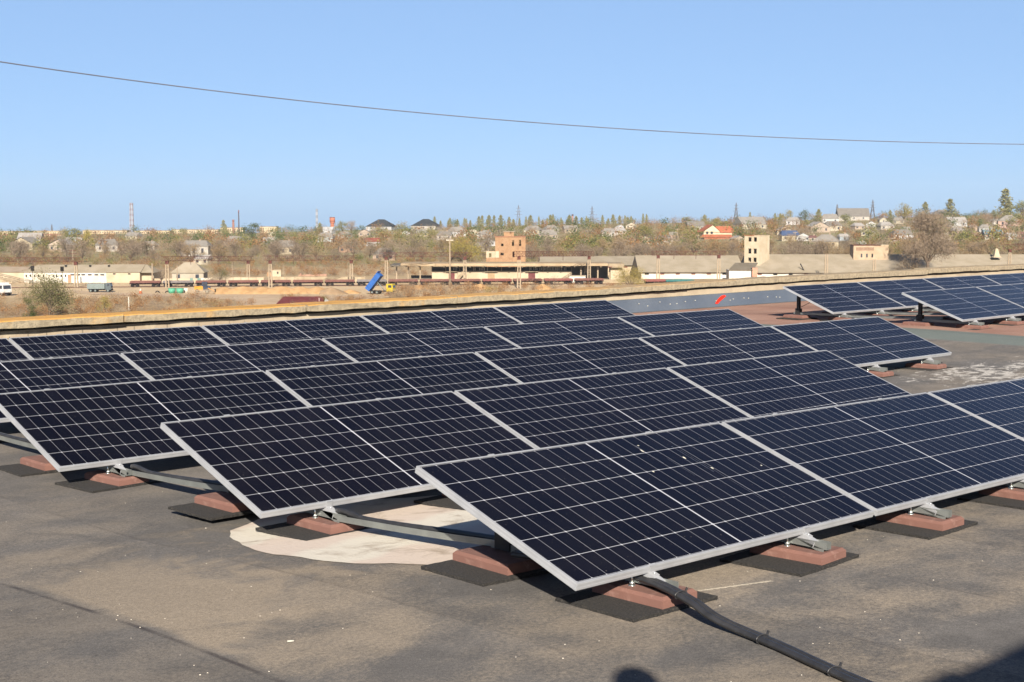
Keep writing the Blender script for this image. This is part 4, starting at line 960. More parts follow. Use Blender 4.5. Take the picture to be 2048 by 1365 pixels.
mb.build('bed', M_GREYB, t); MB().box(-3.0, 3.0, -.45, .45, .6, .9).build('chassis', M_UND, t); truck_cab(t, 1.65, 3.1, FM('dark_grey_cab', '6a767a', None, .7, .5), .7, 2.5); six_wheels(t, (-2.2, -1.0, 2.3), r_=.48)
t = thing('wheel_loader', 'orange and navy wheel loader parked by the picket fence', 'loader', gz(404, 588), R(8), px=404)
MB().box(-1.9, .3, -.8, .8, .9, 2.0).build('engine_hood', M_ORA, t); c_ = MB().box(.05, 1.4, -.75, .75, 2.0, 3.1).box(.3, 2.2, -.6, .6, .9, 1.99).build('cab', M_NAVY, t); MB().box(.2, 1.2, -.77, -.752, 2.2, 2.9).build('side_window', M_GLASSY, c_)
MB().bar((1.6, -.5, 1.5), (3.5, -.5, .6), .25).bar((1.6, .5, 1.5), (3.5, .5, .6), .25).build('lift_arm', M_ORA, t); MB().prism([(3.3, .1), (4.5, .1), (4.6, .25), (3.7, .5), (3.5, 1.2), (3.3, 1.2)], -1.1, 1.1).build('bucket', M_UND, t); six_wheels(t, (-1.2, 1.4), .95, .62)
M_TUB = FM('green_plastic_tub', '6cc0a0', '58ac8c', .8, .5, k=.5)
for px, lab in ((344, 'round green plastic tub left of the small round bush'), (360, 'round green plastic tub behind the small round bush')):
    o = MB().cyl((0, 0, 0), (0, 0, 1.25), .85, 1.0, 16).cyl((0, 0, 1.251), (0, 0, 1.33), 1.06, 1.06, 16).build('plastic_tub', M_TUB, None, gz(px, 587)); tag(o, lab, 'tub', 'green tubs in the yard', px)
o = MB().cyl((0, 0, 0), (0, 0, 1.2), .6, .6, 14).cyl((0, 0, .4), (0, 0, .45), .63, .63, 14).cyl((0, 0, .8), (0, 0, .85), .63, .63, 14).build('steel_drum', M_WHITEW, None, gz(372, 586)); tag(o, 'white steel drum beside the green tubs', 'drum')
t = thing('road_barrier', 'small white and orange road marker standing by the dirt road', 'road marker', gz(281, 588)); MB().cyl((0, 0, 0), (0, 0, .12), .6, .6, 8).build('base', FM('orange_plastic', 'e07848'), t); MB().cyl((0, 0, .12), (0, 0, .8), .42, .28, 10).build('lower_cone', FM('orange_marker', 'e88458'), t); MB().cyl((0, 0, .801), (0, 0, 1.3), .28, .1, 10).build('upper_cone', M_WHITEW, t)
for px, lab in ((315, 'half buried black tyre nearer the road marker'), (335, 'half buried black tyre nearer the green tubs')):
    mb = MB(); p = gz(px, 586.5); mb.tube([(0.5*math.cos(a), 0, .5*math.sin(a)) for a in np.linspace(0, math.pi, 11)], .14, 8); o = mb.build('tyre', M_RUBBER, None, p); tag(o, lab, 'tyre', 'half buried tyres', px)
f = Site('picket_fence', 'grey picket fence in front of the wheel loader', 'fence', 400, 589); mb = MB()
for i in range(24): x = f.X(376)+i*.29; mb.box(x, x+.13, -.03, .03, 0, 1.25+.1*(i % 3))
mb.build('pickets', M_POST, f.o); MB().box(f.X(376), f.X(376)+7, .031, .08, .4, .5).box(f.X(376), f.X(376)+7, .031, .08, .9, 1.0).build('rails', M_POST, f.o)
# sand heaps
M_SAND = FM('yellow_sand', 'd4ac7c', 'c09868', .5, .95, k=.52, bump=.5, bscale=2.0); M_GRAVEL = FM('grey_sand', 'b89c7c', 'a08668', .5, .95, k=.5, bump=.5, bscale=2.0)
def heap(px, pb, wpx, hpx, m, label, seed):
    p = gz(px, pb); k = p.y/F; rx, h = wpx*k/2, hpx*k; rg = random.Random(seed); n, rings = 28, 7; mb = MB(); mb.v.append((0, 0, h)); ph = rg.random()*6
    for j in range(1, rings+1):
        f_ = j/rings
        for i in range(n):
            a = 2*math.pi*i/n; rr = 1+.12*math.sin(2*a+ph)+.07*math.sin(5*a+ph*2)+rg.uniform(-.03, .03)
            mb.v.append((rx*f_*rr*math.cos(a), rx*.62*f_*rr*math.sin(a), max(-.15, h*(1-f_**1.15))+(rg.uniform(-.07, .07) if j < rings else -.1)))
    mb.f = [(0, 1+i, 1+(i+1) % n) for i in range(n)]+[(1+j*n+i, 1+(j+1)*n+i, 1+(j+1)*n+(i+1) % n, 1+j*n+(i+1) % n) for j in range(rings-1) for i in range(n)]
    mb.mi = [0]*len(mb.f); mb.sm = [True]*len(mb.f); o = mb.build('sand_heap', m, None, p); tag(o, label, 'sand heap', 'sand heaps in the yard', px)
for i, (px, wp_, hp) in enumerate([(448, 96, 13), (486, 110, 14.5), (524, 104, 13.5), (562, 112, 14.5), (600, 104, 13.5), (634, 96, 13.5)]): heap(px, 587, wp_, hp, M_SAND, 'yellow sand heap in the long bank beyond the road', i)
heap(662, 588, 72, 13, M_GRAVEL, 'greyer pointed sand heap at the right end of the bank', 11); heap(700, 587, 50, 8, M_SAND, 'low yellow sand heap just left of the dump truck', 12)
for px, wp_, hp, lab in ((835, 80, 9, 'low sandy heap left of the tall lamp pole'), (960, 60, 11, 'sandy heap before the tan shutter of the shed'), (1085, 50, 11, 'sandy heap right of the gantry before the brick tower'), (1130, 58, 11, 'greyish heap before the small white kiosk')): heap(px, 579, wp_, hp, M_GRAVEL if px > 1100 else M_SAND, lab, px)
# maroon roofed building just beyond the parapet
b = Site('red_roof_building', 'building with a maroon metal gable roof just beyond the parapet', 'building', 600, 640, 318)
b.part('wall', M_CREAMW, 556, 650, 608, 700, 1, 8)
mb = MB(); mb.add([(b.X(552), 0, b.Z(608.5)), (b.X(648), 0, b.Z(608.5)), (b.X(642), 4.5, b.Z(595.5)), (b.X(561), 4.5, b.Z(595.5)), (b.X(552), 9, b.Z(609)), (b.X(648), 9, b.Z(609))], [(0, 1, 2, 3), (3, 2, 5, 4), (0, 3, 4), (0, 4, 5, 1)]); mb.build('roof', M_MAROON, b.o)
mb = MB().add([(b.X(648), .2, b.Z(608.5)), (b.X(656), 4.5, b.Z(608.5)), (b.X(646), 4.5, b.Z(597))], [(0, 1, 2)]); mb.build('gable', M_WHITEW, b.o)
MB().box(b.X(636), b.X(638), 1.5, 2.1, b.Z(604), b.Z(597)).build('chimney', FM('pale_roof_vent', 'd8b8b0'), b.o)
b = pole(258, 608, 640, 'short white pipe standing in the dry scrub below the parapet', p=gz(258, 626), r0=.12, mat=M_WHITEW, grp='pipes in the scrub', name='pipe')

# ---------------------------------------------------------------- houses up the hillside
WN = {'d8c090': 'yellow', 'e8e4dc': 'white', 'd8ccb8': 'beige', 'd8b898': 'pinkish', 'f0f0f0': 'bright white', 'b8d0e0': 'pale blue', 'd09870': 'orange brick', 'e0b898': 'peach', 'd0d0cc': 'light grey', 'e8d8b0': 'cream', 'e8b49a': 'pink', 'c8d8d8': 'pale green', 'c04858': 'red'}
RN = {'b4a898': 'grey', 'a09484': 'brown-grey', 'c8beb2': 'pale grey', 'c85038': 'red', '3c444c': 'dark slate', 'd07850': 'orange', '4a6aa8': 'blue', 'd8d8d4': 'white metal', '80a8b8': 'teal', '9c5c54': 'maroon'}
HL = [(54,500,50,'d8c090','b4a898',-1),(62,488,44,'d8ccb8','c8beb2',0),(125,503,44,'d8b898','c8beb2',-1),(215,503,44,'d8ccb8','a09484',.5),(150,492,30,'e8e4dc','c8beb2',0),(268,480,26,'e8d8b0','b4a898',0),
 (393,513,56,'d8ccb8','b4a898',.4),(408,529,28,'e8d8b0','c8beb2',0),(300,500,30,'d8ccb8','b4a898',.5),(470,492,34,'d8b898','b4a898',.5),(545,474,15,'e8d8b0','b4a898',-1),(540,489,24,'b8d0e0','c8beb2',0),(572,508,48,'d8c090','b4a898',.6),
 (655,469,26,'f0f0f0','d8d8d4',0),(652,484,32,'c8d8d8','b4a898',.5),(692,505,30,'d09870','a09484',-1),(744,492,28,'f0f0f0','c85038',0),(769,521,44,'e0b898','b4a898',.9),(730,473,24,'d8b898','b4a898',-1),(690,476,22,'d8ccb8','b4a898',.6),
 (763,461,52,'d0d0cc','3c444c',1),(852,460,50,'d8ccb8','3c444c',1),(810,473,18,'f0f0f0','b4a898',-1),(843,473,24,'d8b898','b4a898',.5),(912,474,36,'f0f0f0','b4a898',.7),(946,471,24,'e8d8b0','a09484',-1),(972,478,30,'d8ccb8','b4a898',.6),(996,465,15,'d8b898','d07850',-1),
 (978,492,28,'f0f0f0','3c444c',-1),(962,504,34,'d8ccb8','b4a898',.9),(890,480,30,'d8ccb8','a09484',.5),(1066,470,32,'e8d8b0','b4a898',.6),(1102,466,26,'d8ccb8','b4a898',.6),(1096,481,38,'d8b898','b4a898',.7),(1140,466,26,'d8b898','b4a898',0),(1216,473,28,'e8e4dc','b4a898',.6),(1238,470,28,'d8ccb8','c8beb2',.8),(1264,458,22,'e8d8b0','d8b898',-1),(1240,460,12,'f0f0f0','d8d8d4',-1),(1166,492,14,'f0f0f0','d8d8d4',0),
 (1292,488,26,'e8d8b0','b4a898',-1),(1326,489,32,'d8ccb8','a09484',.8),(1346,478,22,'e8b49a','b4a898',.6),(1390,462,34,'d8ccb8','a09484',0),(1500,458,54,'e8d8b0','b4a898',0),(1475,487,24,'d8b898','c8beb2',-1),
 (1578,482,36,'e8d8b0','4a6aa8',.3),(1567,470,30,'e8d8b0','c8beb2',-1),(1606,482,26,'e8e4dc','b4a898',-1),(1586,450,26,'f0f0f0','c8beb2',.5),(1634,465,40,'d8b898','c8beb2',-1),(1664,462,34,'e8d8b0','a09484',.6),(1652,497,52,'d8c090','b4a898',.9),(1625,484,15,'d8b898','9c5c54',.5),(1660,446,34,'e8e4dc','b4a898',.4),(1705,441,60,'d8ccb8','a09484',0),(1715,459,22,'d8b898','c8beb2',.5),(1733,472,26,'e8d8b0','d8b898',-1),(1722,497,14,'b8d0e0','d8d8d4',.3),(1686,482,20,'b8d0e0','c8beb2',.4),(1742,455,20,'f0f0f0','9c5c54',-1),(1770,460,28,'d8ccb8','c8beb2',.6),(1765,446,16,'e8d8b0','b4a898',-1),
 (1802,482,40,'f0f0f0','a09484',.5),(1813,470,28,'d8ccb8','b4a898',.7),(1796,448,22,'e8d8b0','b4a898',.6),(1836,452,18,'e8b49a','c8beb2',.5),(1884,437,34,'e0b898','a09484',.6),(1911,454,36,'d0d0cc','c8beb2',0),(1914,470,24,'e8b49a','c8beb2',.4),(1970,464,26,'d0d0cc','b4a898',.8),(1990,449,16,'d8ccb8','b4a898',-1),(2017,452,42,'e8b49a','b4a898',1),(2006,467,22,'e8d8b0','e8b49a',.8),(1983,479,34,'d8ccb8','80a8b8',0),(2021,480,18,'f0f0f0','d8d8d4',0),(2044,478,20,'c04858','9c5c54',.3),(1945,462,16,'e0b898','b4a898',.5),(1892,480,18,'e8d8b0','c8beb2',-1)]
LAND = [(20, 'left edge'), (264, 'striped mast'), (393, 'white two-storey house'), (478, 'tall chimney'), (560, 'cream flats'), (665, 'brick water tower'), (763, 'dark hipped house'), (870, 'row of poplars'), (1020, 'brick tower'), (1145, 'brick chimney'), (1260, 'yellow-green willow'), (1430, 'orange-roofed house'), (1513, 'cream tower'), (1640, 'big gabled house'), (1741, 'barn dormer'), (1855, 'big bare tree'), (2010, 'tall poplar')]
def where(px):
    a = min(LAND, key=lambda t: abs(t[0]-px)); d_ = px-a[0]
    return ('in line with the ' if abs(d_) < 14 else ('left of the ' if d_ < 0 else 'right of the '))+a[1]
rg = random.Random(21)
for (px, py, w_, wc, rc, hip) in HL:
    lab = '%s house with %s %s roof %s' % (WN[wc], RN.get(rc, 'pinkish'), 'gable' if hip <= 0 else 'hipped', where(px))
    two = py == 513
    house(px, py, w_, hm(wc), hm(rc, True), hip, rg.uniform(-.35, .35) if not two else 0, label=lab, wins=1+(w_ > 20)+(w_ > 40), chimney=rg.random() < .6, hw=5.0 if two else None, rise=2.6 if two else None)
# the orange roofed house with two gables
p = on_hill(1430, 478); m = p.y/F; t = thing('house', 'cream house with two bright orange gable roofs on the hillside', 'house', p, R(12), 'houses on the far hillside', px=1430)
MO = FM('orange_roof_tiles', 'cc7a58', 'b86a4a', .6, .85, k=.46); mw = FM('cream_house_render', 'f0e0bc', None, .5, .8, k=.5)
MB().box(-8.5, 1.5, -4, 5, -2, 4.4).build('wall', mw, t); MB().box(1.6, 10, -2, 5, -2, 3.6).build('wall', mw, t)
mb = MB(); mb.add([(-10, -4.6, 4.0), (1.9, -4.6, 4.0), (-3, -4.6, 8.4), (-10, 5.4, 4.0), (1.9, 5.4, 4.0), (-3, 5.4, 8.4)], [(0, 2, 5, 3), (2, 1, 4, 5), (3, 5, 4), (0, 3, 4, 1)]); mb.build('roof', MO, t)
MB().add([(-8.5, -4.1, 4.41), (1.4, -4.1, 4.41), (-3, -4.1, 8.0)], [(0, 1, 2)]).build('gable', mw, t)
mb = MB(); gable_roof(mb, 1.2, 10.4, 3.6, 7.4, -2, 5, 0, 0, .6); mb.build('roof', MO, t)
MB().add([(-12.5, -7, .9), (11, -7, .9), (8, -4.1, 2.6), (-9, -4.1, 2.6)], [(0, 1, 2, 3)]).box(-9, 8, -6.5, -4.15, -2, .85).build('porch_roof', MO, t)
for x in (-6.4, -3.6): MB().box(x-.7, x+.7, -4.16, -4.05, 2.9, 4.3).build('window', M_GLASSY, t)

# ---------------------------------------------------------------- skyline: flats, masts, pylons, chimneys, water tower
M_FLAT = FM('cream_flats', 'e6d4b4', 'd6c09a', .06, .85, k=.5); M_REDR = FM('red_tin_roof', 'b8665c', 'a05850', .1, .7)
def flats(x0, x1, yt, D, label, roofm=None, floors=2):
    s = Site('apartment_block', label, 'apartment block', (x0+x1)/2, yt+22, D, group='apartment blocks on the skyline')
    s.part('wall', M_FLAT, x0, x1, yt, yt+26, 0, 12)
    s.part('roof', roofm or M_ASB2, x0-.6, x1+.6, yt-1.1, yt-.05, -.5, 12.5)
    n = int((x1-x0)/4.5)
    for i in range(min(n, 26)):
        x = x0+3+(x1-x0-5)*i/max(1, n-1) if n <= 26 else x0+3+i*(x1-x0-5)/25
        for k in range(floors): s.part('window', M_GLASSY, x-.8, x+.8, yt+2.2+4.2*k, yt+4.8+4.2*k, -.06, .1)
for a in [(-30, 60, 463.5, 1420, 'long cream flats on the skyline at the left edge'), (66, 128, 463, 1440, 'cream flats on the skyline right of the red sheds'), (166, 254, 462, 1400, 'cream flats on the skyline left of the striped mast'), (268, 340, 462.5, 1430, 'cream flats on the skyline right of the striped mast'), (345, 438, 460.5, 1400, 'longest cream flats on the skyline left of the poplar'), (441, 486, 456.5, 1380, 'pale flats on the skyline below the tall chimney'), (520, 553, 454.5, 1380, 'cream flats on the skyline right of the round dark tree')]: flats(*a)
flats(-30, 130, 470.5, 1230, 'long low shed with a red tin roof at the far left', M_REDR, 1)
def mast(label, px, yt, yb, D, w0, w1, cols, name='lattice_mast', cat='mast', n=10):
    p = at(px, yb, D); m = D/F; h = (yb-yt)*m; t = thing(name, label, cat, p, 0, None, px=px)
    for k in range(n):
        mb = MB(); z0, z1 = h*k/n, h*(k+1)/n-.01; a0 = w0+(w1-w0)*k/n; a1 = w0+(w1-w0)*(k+1)/n
        c4 = lambda a, z: [(-a, -a, z), (a, -a, z), (a, a, z), (-a, a, z)]
        A, Bq = c4(a0/2, z0), c4(a1/2, z1); th = .28 if cols is not None else .2
        for i in range(4):
            mb.bar(A[i], Bq[i], th); mb.bar(A[i], Bq[(i+1) % 4], th*.7); mb.bar(A[(i+1) % 4], Bq[i], th*.7); mb.bar(Bq[i], Bq[(i+1) % 4], th*.7)
        mb.build('mast_section', cols[k % len(cols)], t)
    MB().cyl((0, 0, h), (0, 0, h+2.5), .1, n=6).build('antenna', cols[0], t); return t, h
M_MW = FM('mast_white', 'd4d4d8', None, .3, k=.5); M_MR = FM('mast_red', 'c4b0b0', None, .3, k=.5)
mast('tall lattice mast striped red and white on the left skyline', 264, 407, 470, 1300, 3.2, 2.2, [M_MW, M_MR]*6, n=12)
mast('slender pale lattice mast left of the brick water tower', 634, 419, 468, 1290, 1.5, 1.2, [M_MW, FM('mast_grey', 'b8bcc0', None, .3)], n=8)
M_PYL = FM('grey_pylon_steel', '8c8c90', '7c7c80', .3)
def pylon(label, px, yt, yb, D):
    p = at(px, yb, D); m = D/F; h = (yb-yt)*m; t = thing('power_pylon', label, 'pylon', p, 0, 'power pylons on the skyline', px=px); mb = MB(); b0 = h*.13
    lv = [(0, b0), (.3, b0*.62), (.55, b0*.36), (.75, b0*.24), (1, .05)]
    for (f0, a0), (f1, a1) in zip(lv, lv[1:]):
        c = lambda a, z: [(-a, -a, z), (a, -a, z), (a, a, z), (-a, a, z)]; A, Bq = c(a0, h*f0), c(a1, h*f1)
        for i in range(4): mb.bar(A[i], Bq[i], .3); mb.bar(A[i], Bq[(i+1) % 4], .18); mb.bar(A[(i+1) % 4], Bq[i], .18)
    mb.build('tower', M_PYL, t)
    for f_, a in ((.58, .17), (.72, .13), (.86, .10)): MB().bar((-h*a, 0, h*f_), (h*a, 0, h*f_), .28).build('crossarm', M_PYL, t)
pylon('grey power pylon behind the poplars above the brick tower', 1037, 411, 456, 1290); pylon('grey power pylon right of the brick chimney', 1184, 413, 453, 1300); pylon('grey power pylon above the cream tower', 1472, 406, 446, 1280)
pylon('grey power pylon above the barn dormer', 1745, 400, 438, 1270); pylon('small grey power pylon above the big gabled house', 1674, 409, 434, 1290); pylon('tiny grey power pylon on the far left skyline', 104, 449, 470, 1500)
def chimney(label, px, yt, yb, D, wpx, m, top=None):
    p = at(px, yb, D); k = D/F; h = (yb-yt)*k; t = thing('factory_chimney', label, 'chimney', p, 0, None, px=px)
    MB().cyl((0, 0, 0), (0, 0, h*.88), wpx*k*.55, wpx*k*.40, 12).build('shaft', m, t); MB().cyl((0, 0, h*.88), (0, 0, h), wpx*k*.44, wpx*k*.44, 12).build('crown', top or m, t)
chimney('tall thin dark chimney with red tip on the left skyline', 478, 421, 470, 1300, 2.6, FM('sooty_chimney', '6c6468'), FM('red_tip', 'a07070')); chimney('short brick chimney left of the tall dark one', 467, 440, 470, 1290, 5.0, FM('chimney_brick', 'b88878', 'a87868', .3)); chimney('slim brick chimney with dark crown right of the poplars', 1145, 429, 456, 1290, 4.6, FM('pink_chimney_brick', 'c8988c', None, .3), FM('dark_crown', '706468'))
p = at(665, 470, 1200); k = 1200/F; t = thing('water_tower', 'orange brick water tower with wider head on the skyline', 'water tower', p, px=665)
M_WT = FM('orange_brick', 'cc8468', 'b87058', .3, k=.5); MB().cyl((0, 0, 0), (0, 0, 22*k), 4.4*k, 3.8*k, 14).build('shaft', M_WT, t); MB().cyl((0, 0, 22*k), (0, 0, 25*k), 3.8*k, 5.4*k, 14).build('corbel', M_WT, t); MB().cyl((0, 0, 25*k), (0, 0, 34*k), 5.4*k, 5.4*k, 14).build('tank', M_WT, t); MB().cyl((0, 0, 34.02*k), (0, 0, 35.2*k), 5.8*k, 4.5*k, 14).build('cap', FM('dark_brick_cap', '9a6858'), t)
for px, yt, yb, st, lab in ((1245, 466, 500, 0, 'pale pole among red bushes right of the brick tower'), (1354, 458, 498, 2.2, 'braced pale pole left of the orange-roofed house'), (1396, 470, 500, 3.4, 'braced crossed pole below the orange-roofed house'), (1310, 470, 486, 0, 'short pale pole by the dark conifer'), (1590, 464, 504, 0, 'pale pole on the grass strip right of the cream tower'), (1784, 476, 500, -3, 'braced pale pole right of the barn dormer'), (2037, 450, 489, 0, 'tall pale pole near the right edge'), (1950, 455, 480, 0, 'pale pole among bare shrubs at right'), (1064, 468, 486, 0, 'pale pole just right of the brick tower top'), (900, 455, 474, 0, 'small pale pole below the poplars'), (778, 476, 500, 0, 'pale pole by the red-roofed house'), (1578, 452, 470, 0, 'short pale pole above the blue-roofed house')):
    pole(px, yt, yb, lab, p=on_hill(px, yb), r0=.16, arms=1, strut=st, mat=FM('pole_%d' % px, 'd8c8b4', None, 1, k=.5) if False else M_CON2, grp='poles on the hillside')

# ---------------------------------------------------------------- trees
BARK = FM('grey_brown_bark', '8a7866', '6a5a4a', 2.0, .9)
K = .50
def fol(name, *h): return foliage(name, [sun_lit(c, K) for c in h])
FOL = {'bare': fol('bare_twigs', '7e6e5e', '9c8a76', '8c7a66', 'b09e88'), 'tan': fol('tan_autumn_twigs', '9c8462', 'b49a76', '8e7654', 'a89070'), 'olive': fol('olive_leaves', '76743e', '94904e', '646436', 'a89e58'), 'yellow': fol('yellowing_leaves', 'a49444', '8c8240', 'b8a450', '767038'),
       'dark': fol('dark_green_leaves', '48562e', '606a38', '525e32', '707842'), 'poplar': fol('poplar_leaves', '98965c', 'b2ac70', '868452', 'c0b87c'), 'rust': fol('rust_leaves', '986c48', 'a88054', '886040', 'ac8a5a'), 'grey': fol('grey_olive_leaves', '6e6c46', '88845a', '5e5e3e', '989068'), 'willow': fol('willow_leaves', 'b09c50', 'c4ae64', '98884a', 'a8a058')}
def tris(P, ln, wd, rng, upbias=.0):
    n = len(P); a = rng.normal(size=(n, 3)); a[:, 2] += upbias; a /= np.linalg.norm(a, axis=1)[:, None]
    b = np.cross(a, rng.normal(size=(n, 3))); b /= np.linalg.norm(b, axis=1)[:, None]+1e-9
    ln = ln*rng.uniform(.6, 1.4, (n, 1)); wd = wd*rng.uniform(.6, 1.4, (n, 1))
    return np.stack([P-b*wd/2, P+b*wd/2, P+a*ln], 1).reshape(-1, 3)
def tree_parts(kind, H, Rw, n, seed, form='round'):
    rng = np.random.default_rng(seed); rg = random.Random(seed); mb = MB()
    if form == 'poplar':
        z = rng.uniform(.06, 1, n); prof = np.sin(np.pi*np.clip(z, .02, .99)**.62)**.5*(1-.2*z); k = 9; ang = rng.integers(0, k, n)*2*np.pi/k+rng.normal(0, .3, n); lump = .75+.35*np.sin(z*23+ang*2+seed)
        r_ = Rw*prof*lump*rng.uniform(.25, 1, n)**.5; P = np.stack([r_*np.cos(ang), r_*np.sin(ang), z*H], 1); C = []
        mb.cyl((0, 0, -.4), (0, 0, H*.8), H*.018, H*.004, 6)
    else:
        K_ = 16 if form == 'round' else 9; C = []
        for i in range(K_):
            a = rg.uniform(0, 6.283); u_ = rg.uniform(-.75, 1) if form == 'round' else rg.uniform(0, 1); rr = math.sqrt(max(0, 1-u_*u_))*rg.uniform(.55, .95)
            cz_ = (H*.60+u_*H*.32) if form == 'round' else (H*.12+u_*H*.62)
            C.append((Rw*rr*math.cos(a), Rw*rr*math.sin(a), cz_))
        C = np.array(C); w_ = rng.uniform(.4, 1.4, len(C)); idx = rng.choice(len(C), n, p=w_/w_.sum()); sg = Rw*.27
        P = C[idx]+rng.normal(0, 1, (n, 3))*np.array([sg, sg, sg*.8]); P[:, 2] = np.maximum(P[:, 2], .1 if form != 'round' else H*.12)
        fork = H*.25 if form == 'round' else .05
        if form == 'round': mb.cyl((0, 0, -.4), (0, 0, fork), H*.030, H*.022, 7)
        for c_ in C:
            q0 = Vector((0, 0, fork*rg.uniform(.75, 1))); q2 = Vector(c_); q1 = q0.lerp(q2, .5)+Vector((0, 0, H*.06)); mb.tube([q0, q1, q2], [H*.013, H*.008, H*.003], 5)
    return mb, P, rng
def leafy(kind, P, H, rng, dens=1.0):
    if kind in ('bare', 'tan'): return tris(P, H*.085, H*.013, rng, .7)
    return tris(P, H*.045, H*.040, rng, .2)
def one_mesh_tree(kind, H, Rw, n, seed, form):
    mb, P, rng = tree_parts(kind, H, Rw, n, seed, form); V = leafy(kind, P, H, rng)
    # merge: trunk polygons as triangles after the leaves
    tv = []
    for f_ in mb.f:
        for i in range(1, len(f_)-1): tv += [mb.v[f_[0]], mb.v[f_[i]], mb.v[f_[i+1]]]
    nl = len(V)//3; allv = np.concatenate([V, np.array(tv, dtype=float).reshape(-1, 3)]); mi = np.zeros(len(allv)//3, dtype=np.int32); mi[nl:] = 1
    return np_mesh('tree', allv, 3, [FOL[kind], BARK], mi=mi)
LIB = {}
for kind, form, nn in (('bare', 'round', 1500), ('tan', 'round', 1300), ('olive', 'round', 1000), ('yellow', 'round', 1000), ('dark', 'round', 1100), ('poplar', 'poplar', 900), ('rust', 'bush', 900), ('tan', 'bush', 900), ('bare', 'bush', 1000), ('olive', 'bush', 900), ('dark', 'bush', 900)):
    LIB[(kind, form)] = [one_mesh_tree(kind, 8.0, {'round': 3.1, 'poplar': 1.5, 'bush': 3.6}[form], nn, 100+17*i+len(kind)*3, form) for i in range(3)]
DESC = {('bare', 'round'): 'bare grey-brown tree', ('tan', 'round'): 'tan autumn tree', ('olive', 'round'): 'olive green tree', ('yellow', 'round'): 'yellowing tree', ('dark', 'round'): 'dark green tree', ('poplar', 'poplar'): 'slim olive poplar', ('rust', 'bush'): 'rust-coloured bush', ('tan', 'bush'): 'tan dry bush', ('bare', 'bush'): 'bare brown bush', ('olive', 'bush'): 'olive bush', ('dark', 'bush'): 'dark green bush'}
rgT = random.Random(77)
def far_tree(kf, px, py, hpx, p=None, wide=1.0, label=None):
    p = p or on_hill(px, py); h = hpx*p.y/F; o = bpy.data.objects.new('tree' if kf[1] != 'bush' else 'bush', rgT.choice(LIB[kf])); COL.objects.link(o)
    sc = h/8.0; o.location = p; o.rotation_euler.z = rgT.uniform(0, 6.28); o.scale = (sc*wide, sc*wide, sc)
    tag(o, label or '%s on the far hillside %s' % (DESC[kf], where(px)), 'tree' if kf[1] != 'bush' else 'bush', ('trees' if kf[1] != 'bush' else 'bushes')+' on the far hillside', px)
# trees one can point at on the skyline
PO = ('poplar', 'poplar')
for px, yt, yb, kf, wd in [(447, 441, 470, PO, 1.3), (452, 449, 470, PO, 1.), (505, 448, 480, ('dark', 'round'), 1.5), (175, 461, 500, ('yellow', 'round'), .8), (150, 457, 480, ('olive', 'round'), 1.5), (57, 463, 475, ('dark', 'round'), 1.), (640, 446, 470, PO, 1.6), (685, 443, 470, ('olive', 'round'), .9), (703, 442, 468, ('tan', 'round'), 1.1), (1226, 430, 458, PO, 1.3), (1250, 432, 456, PO, 1.), (1262, 433, 456, PO, 1.2), (1286, 428, 455, PO, .9), (1293, 429, 455, PO, .9), (1372, 434, 454, ('olive', 'round'), 1.2), (1409, 430, 456, PO, 1.5), (1432, 438, 456, ('yellow', 'round'), 1.5), (1550, 427, 452, PO, .9), (1560, 427, 450, PO, 1.2), (1575, 422, 450, ('yellow', 'round'), 1.), (1610, 421, 447, ('dark', 'round'), 1.), (1637, 419, 448, PO, 1.8), (1690, 430, 447, ('olive', 'round'), 1.4), (1780, 421, 446, PO, 1.4), (1808, 408, 447, ('yellow', 'round'), 1.), (1850, 405, 440, PO, 1.8), (1900, 399, 438, PO, 2.0), (1990, 420, 440, ('olive', 'round'), .9), (2010, 379, 436, PO, 1.7), (2017, 402, 438, PO, 1.9), (2046, 402, 440, ('olive', 'round'), 1.2), (1500, 425, 448, PO, 1.), (1305, 478, 492, ('dark', 'round'), .9), (1290, 452, 488, ('olive', 'round'), 1.1)]:
    far_tree(kf, px, yb, yb-yt, wide=wd)
for i in range(46):
    px = 868+i*8.6+rgT.uniform(-5, 5)
    if 1180 < px < 1200: continue
    far_tree(PO, px, 456-rgT.random()*3, rgT.uniform(13, 25), wide=rgT.uniform(.8, 1.9))
# the massed trees of the slope: the ones nearest the viewer as things, the small rest as one mass
cand = []
for _ in range(9000):
    px = rgT.uniform(-40, 2090); top = crest_row(px)+1; py = top+(531-top)*rgT.random()**.85
    if any(abs(px-h[0]) < h[2]*.55+4 and -1 < py-h[1] < 15 and rgT.random() < .84 for h in HL) or (abs(px-1430) < 40 and 0 < py-478 < 22): continue
    if px > 1540 and 488 < py < 508 and px < 1720: continue
    if any(abs(px-c_[0]) < 9+.09*(py-440) and abs(py-c_[1]) < 2.4+.025*(py-440) for c_ in cand): continue
    cand.append((px, py))
cand.sort(key=lambda c_: -c_[1])
def kind_at(px, py):
    r_ = rgT.random()
    if py > 505: return ('bare', 'round') if r_ < .3 else ('tan', 'bush') if r_ < .55 else ('bare', 'bush') if r_ < .8 else ('olive', 'bush') if r_ < .88 else ('tan', 'round')
    if px < 900: return ('bare', 'round') if r_ < .58 else ('tan', 'round') if r_ < .72 else ('olive', 'round') if r_ < .82 else ('yellow', 'round') if r_ < .86 else ('bare', 'bush') if r_ < .95 else ('dark', 'round')
    return ('bare', 'round') if r_ < .36 else ('tan', 'round') if r_ < .48 else ('olive', 'round') if r_ < .62 else ('dark', 'round') if r_ < .72 else ('rust', 'bush') if r_ < .80 else ('yellow', 'round') if r_ < .86 else ('olive', 'bush')
for px, py in cand[:285]:
    kf = kind_at(px, py); p = on_hill(px, py); h = rgT.uniform(5.5, 9.5) if kf[1] == 'round' else rgT.uniform(2.6, 4.6)
    far_tree(kf, px, py, h*F/p.y, p=p, wide=rgT.uniform(.95, 1.3))
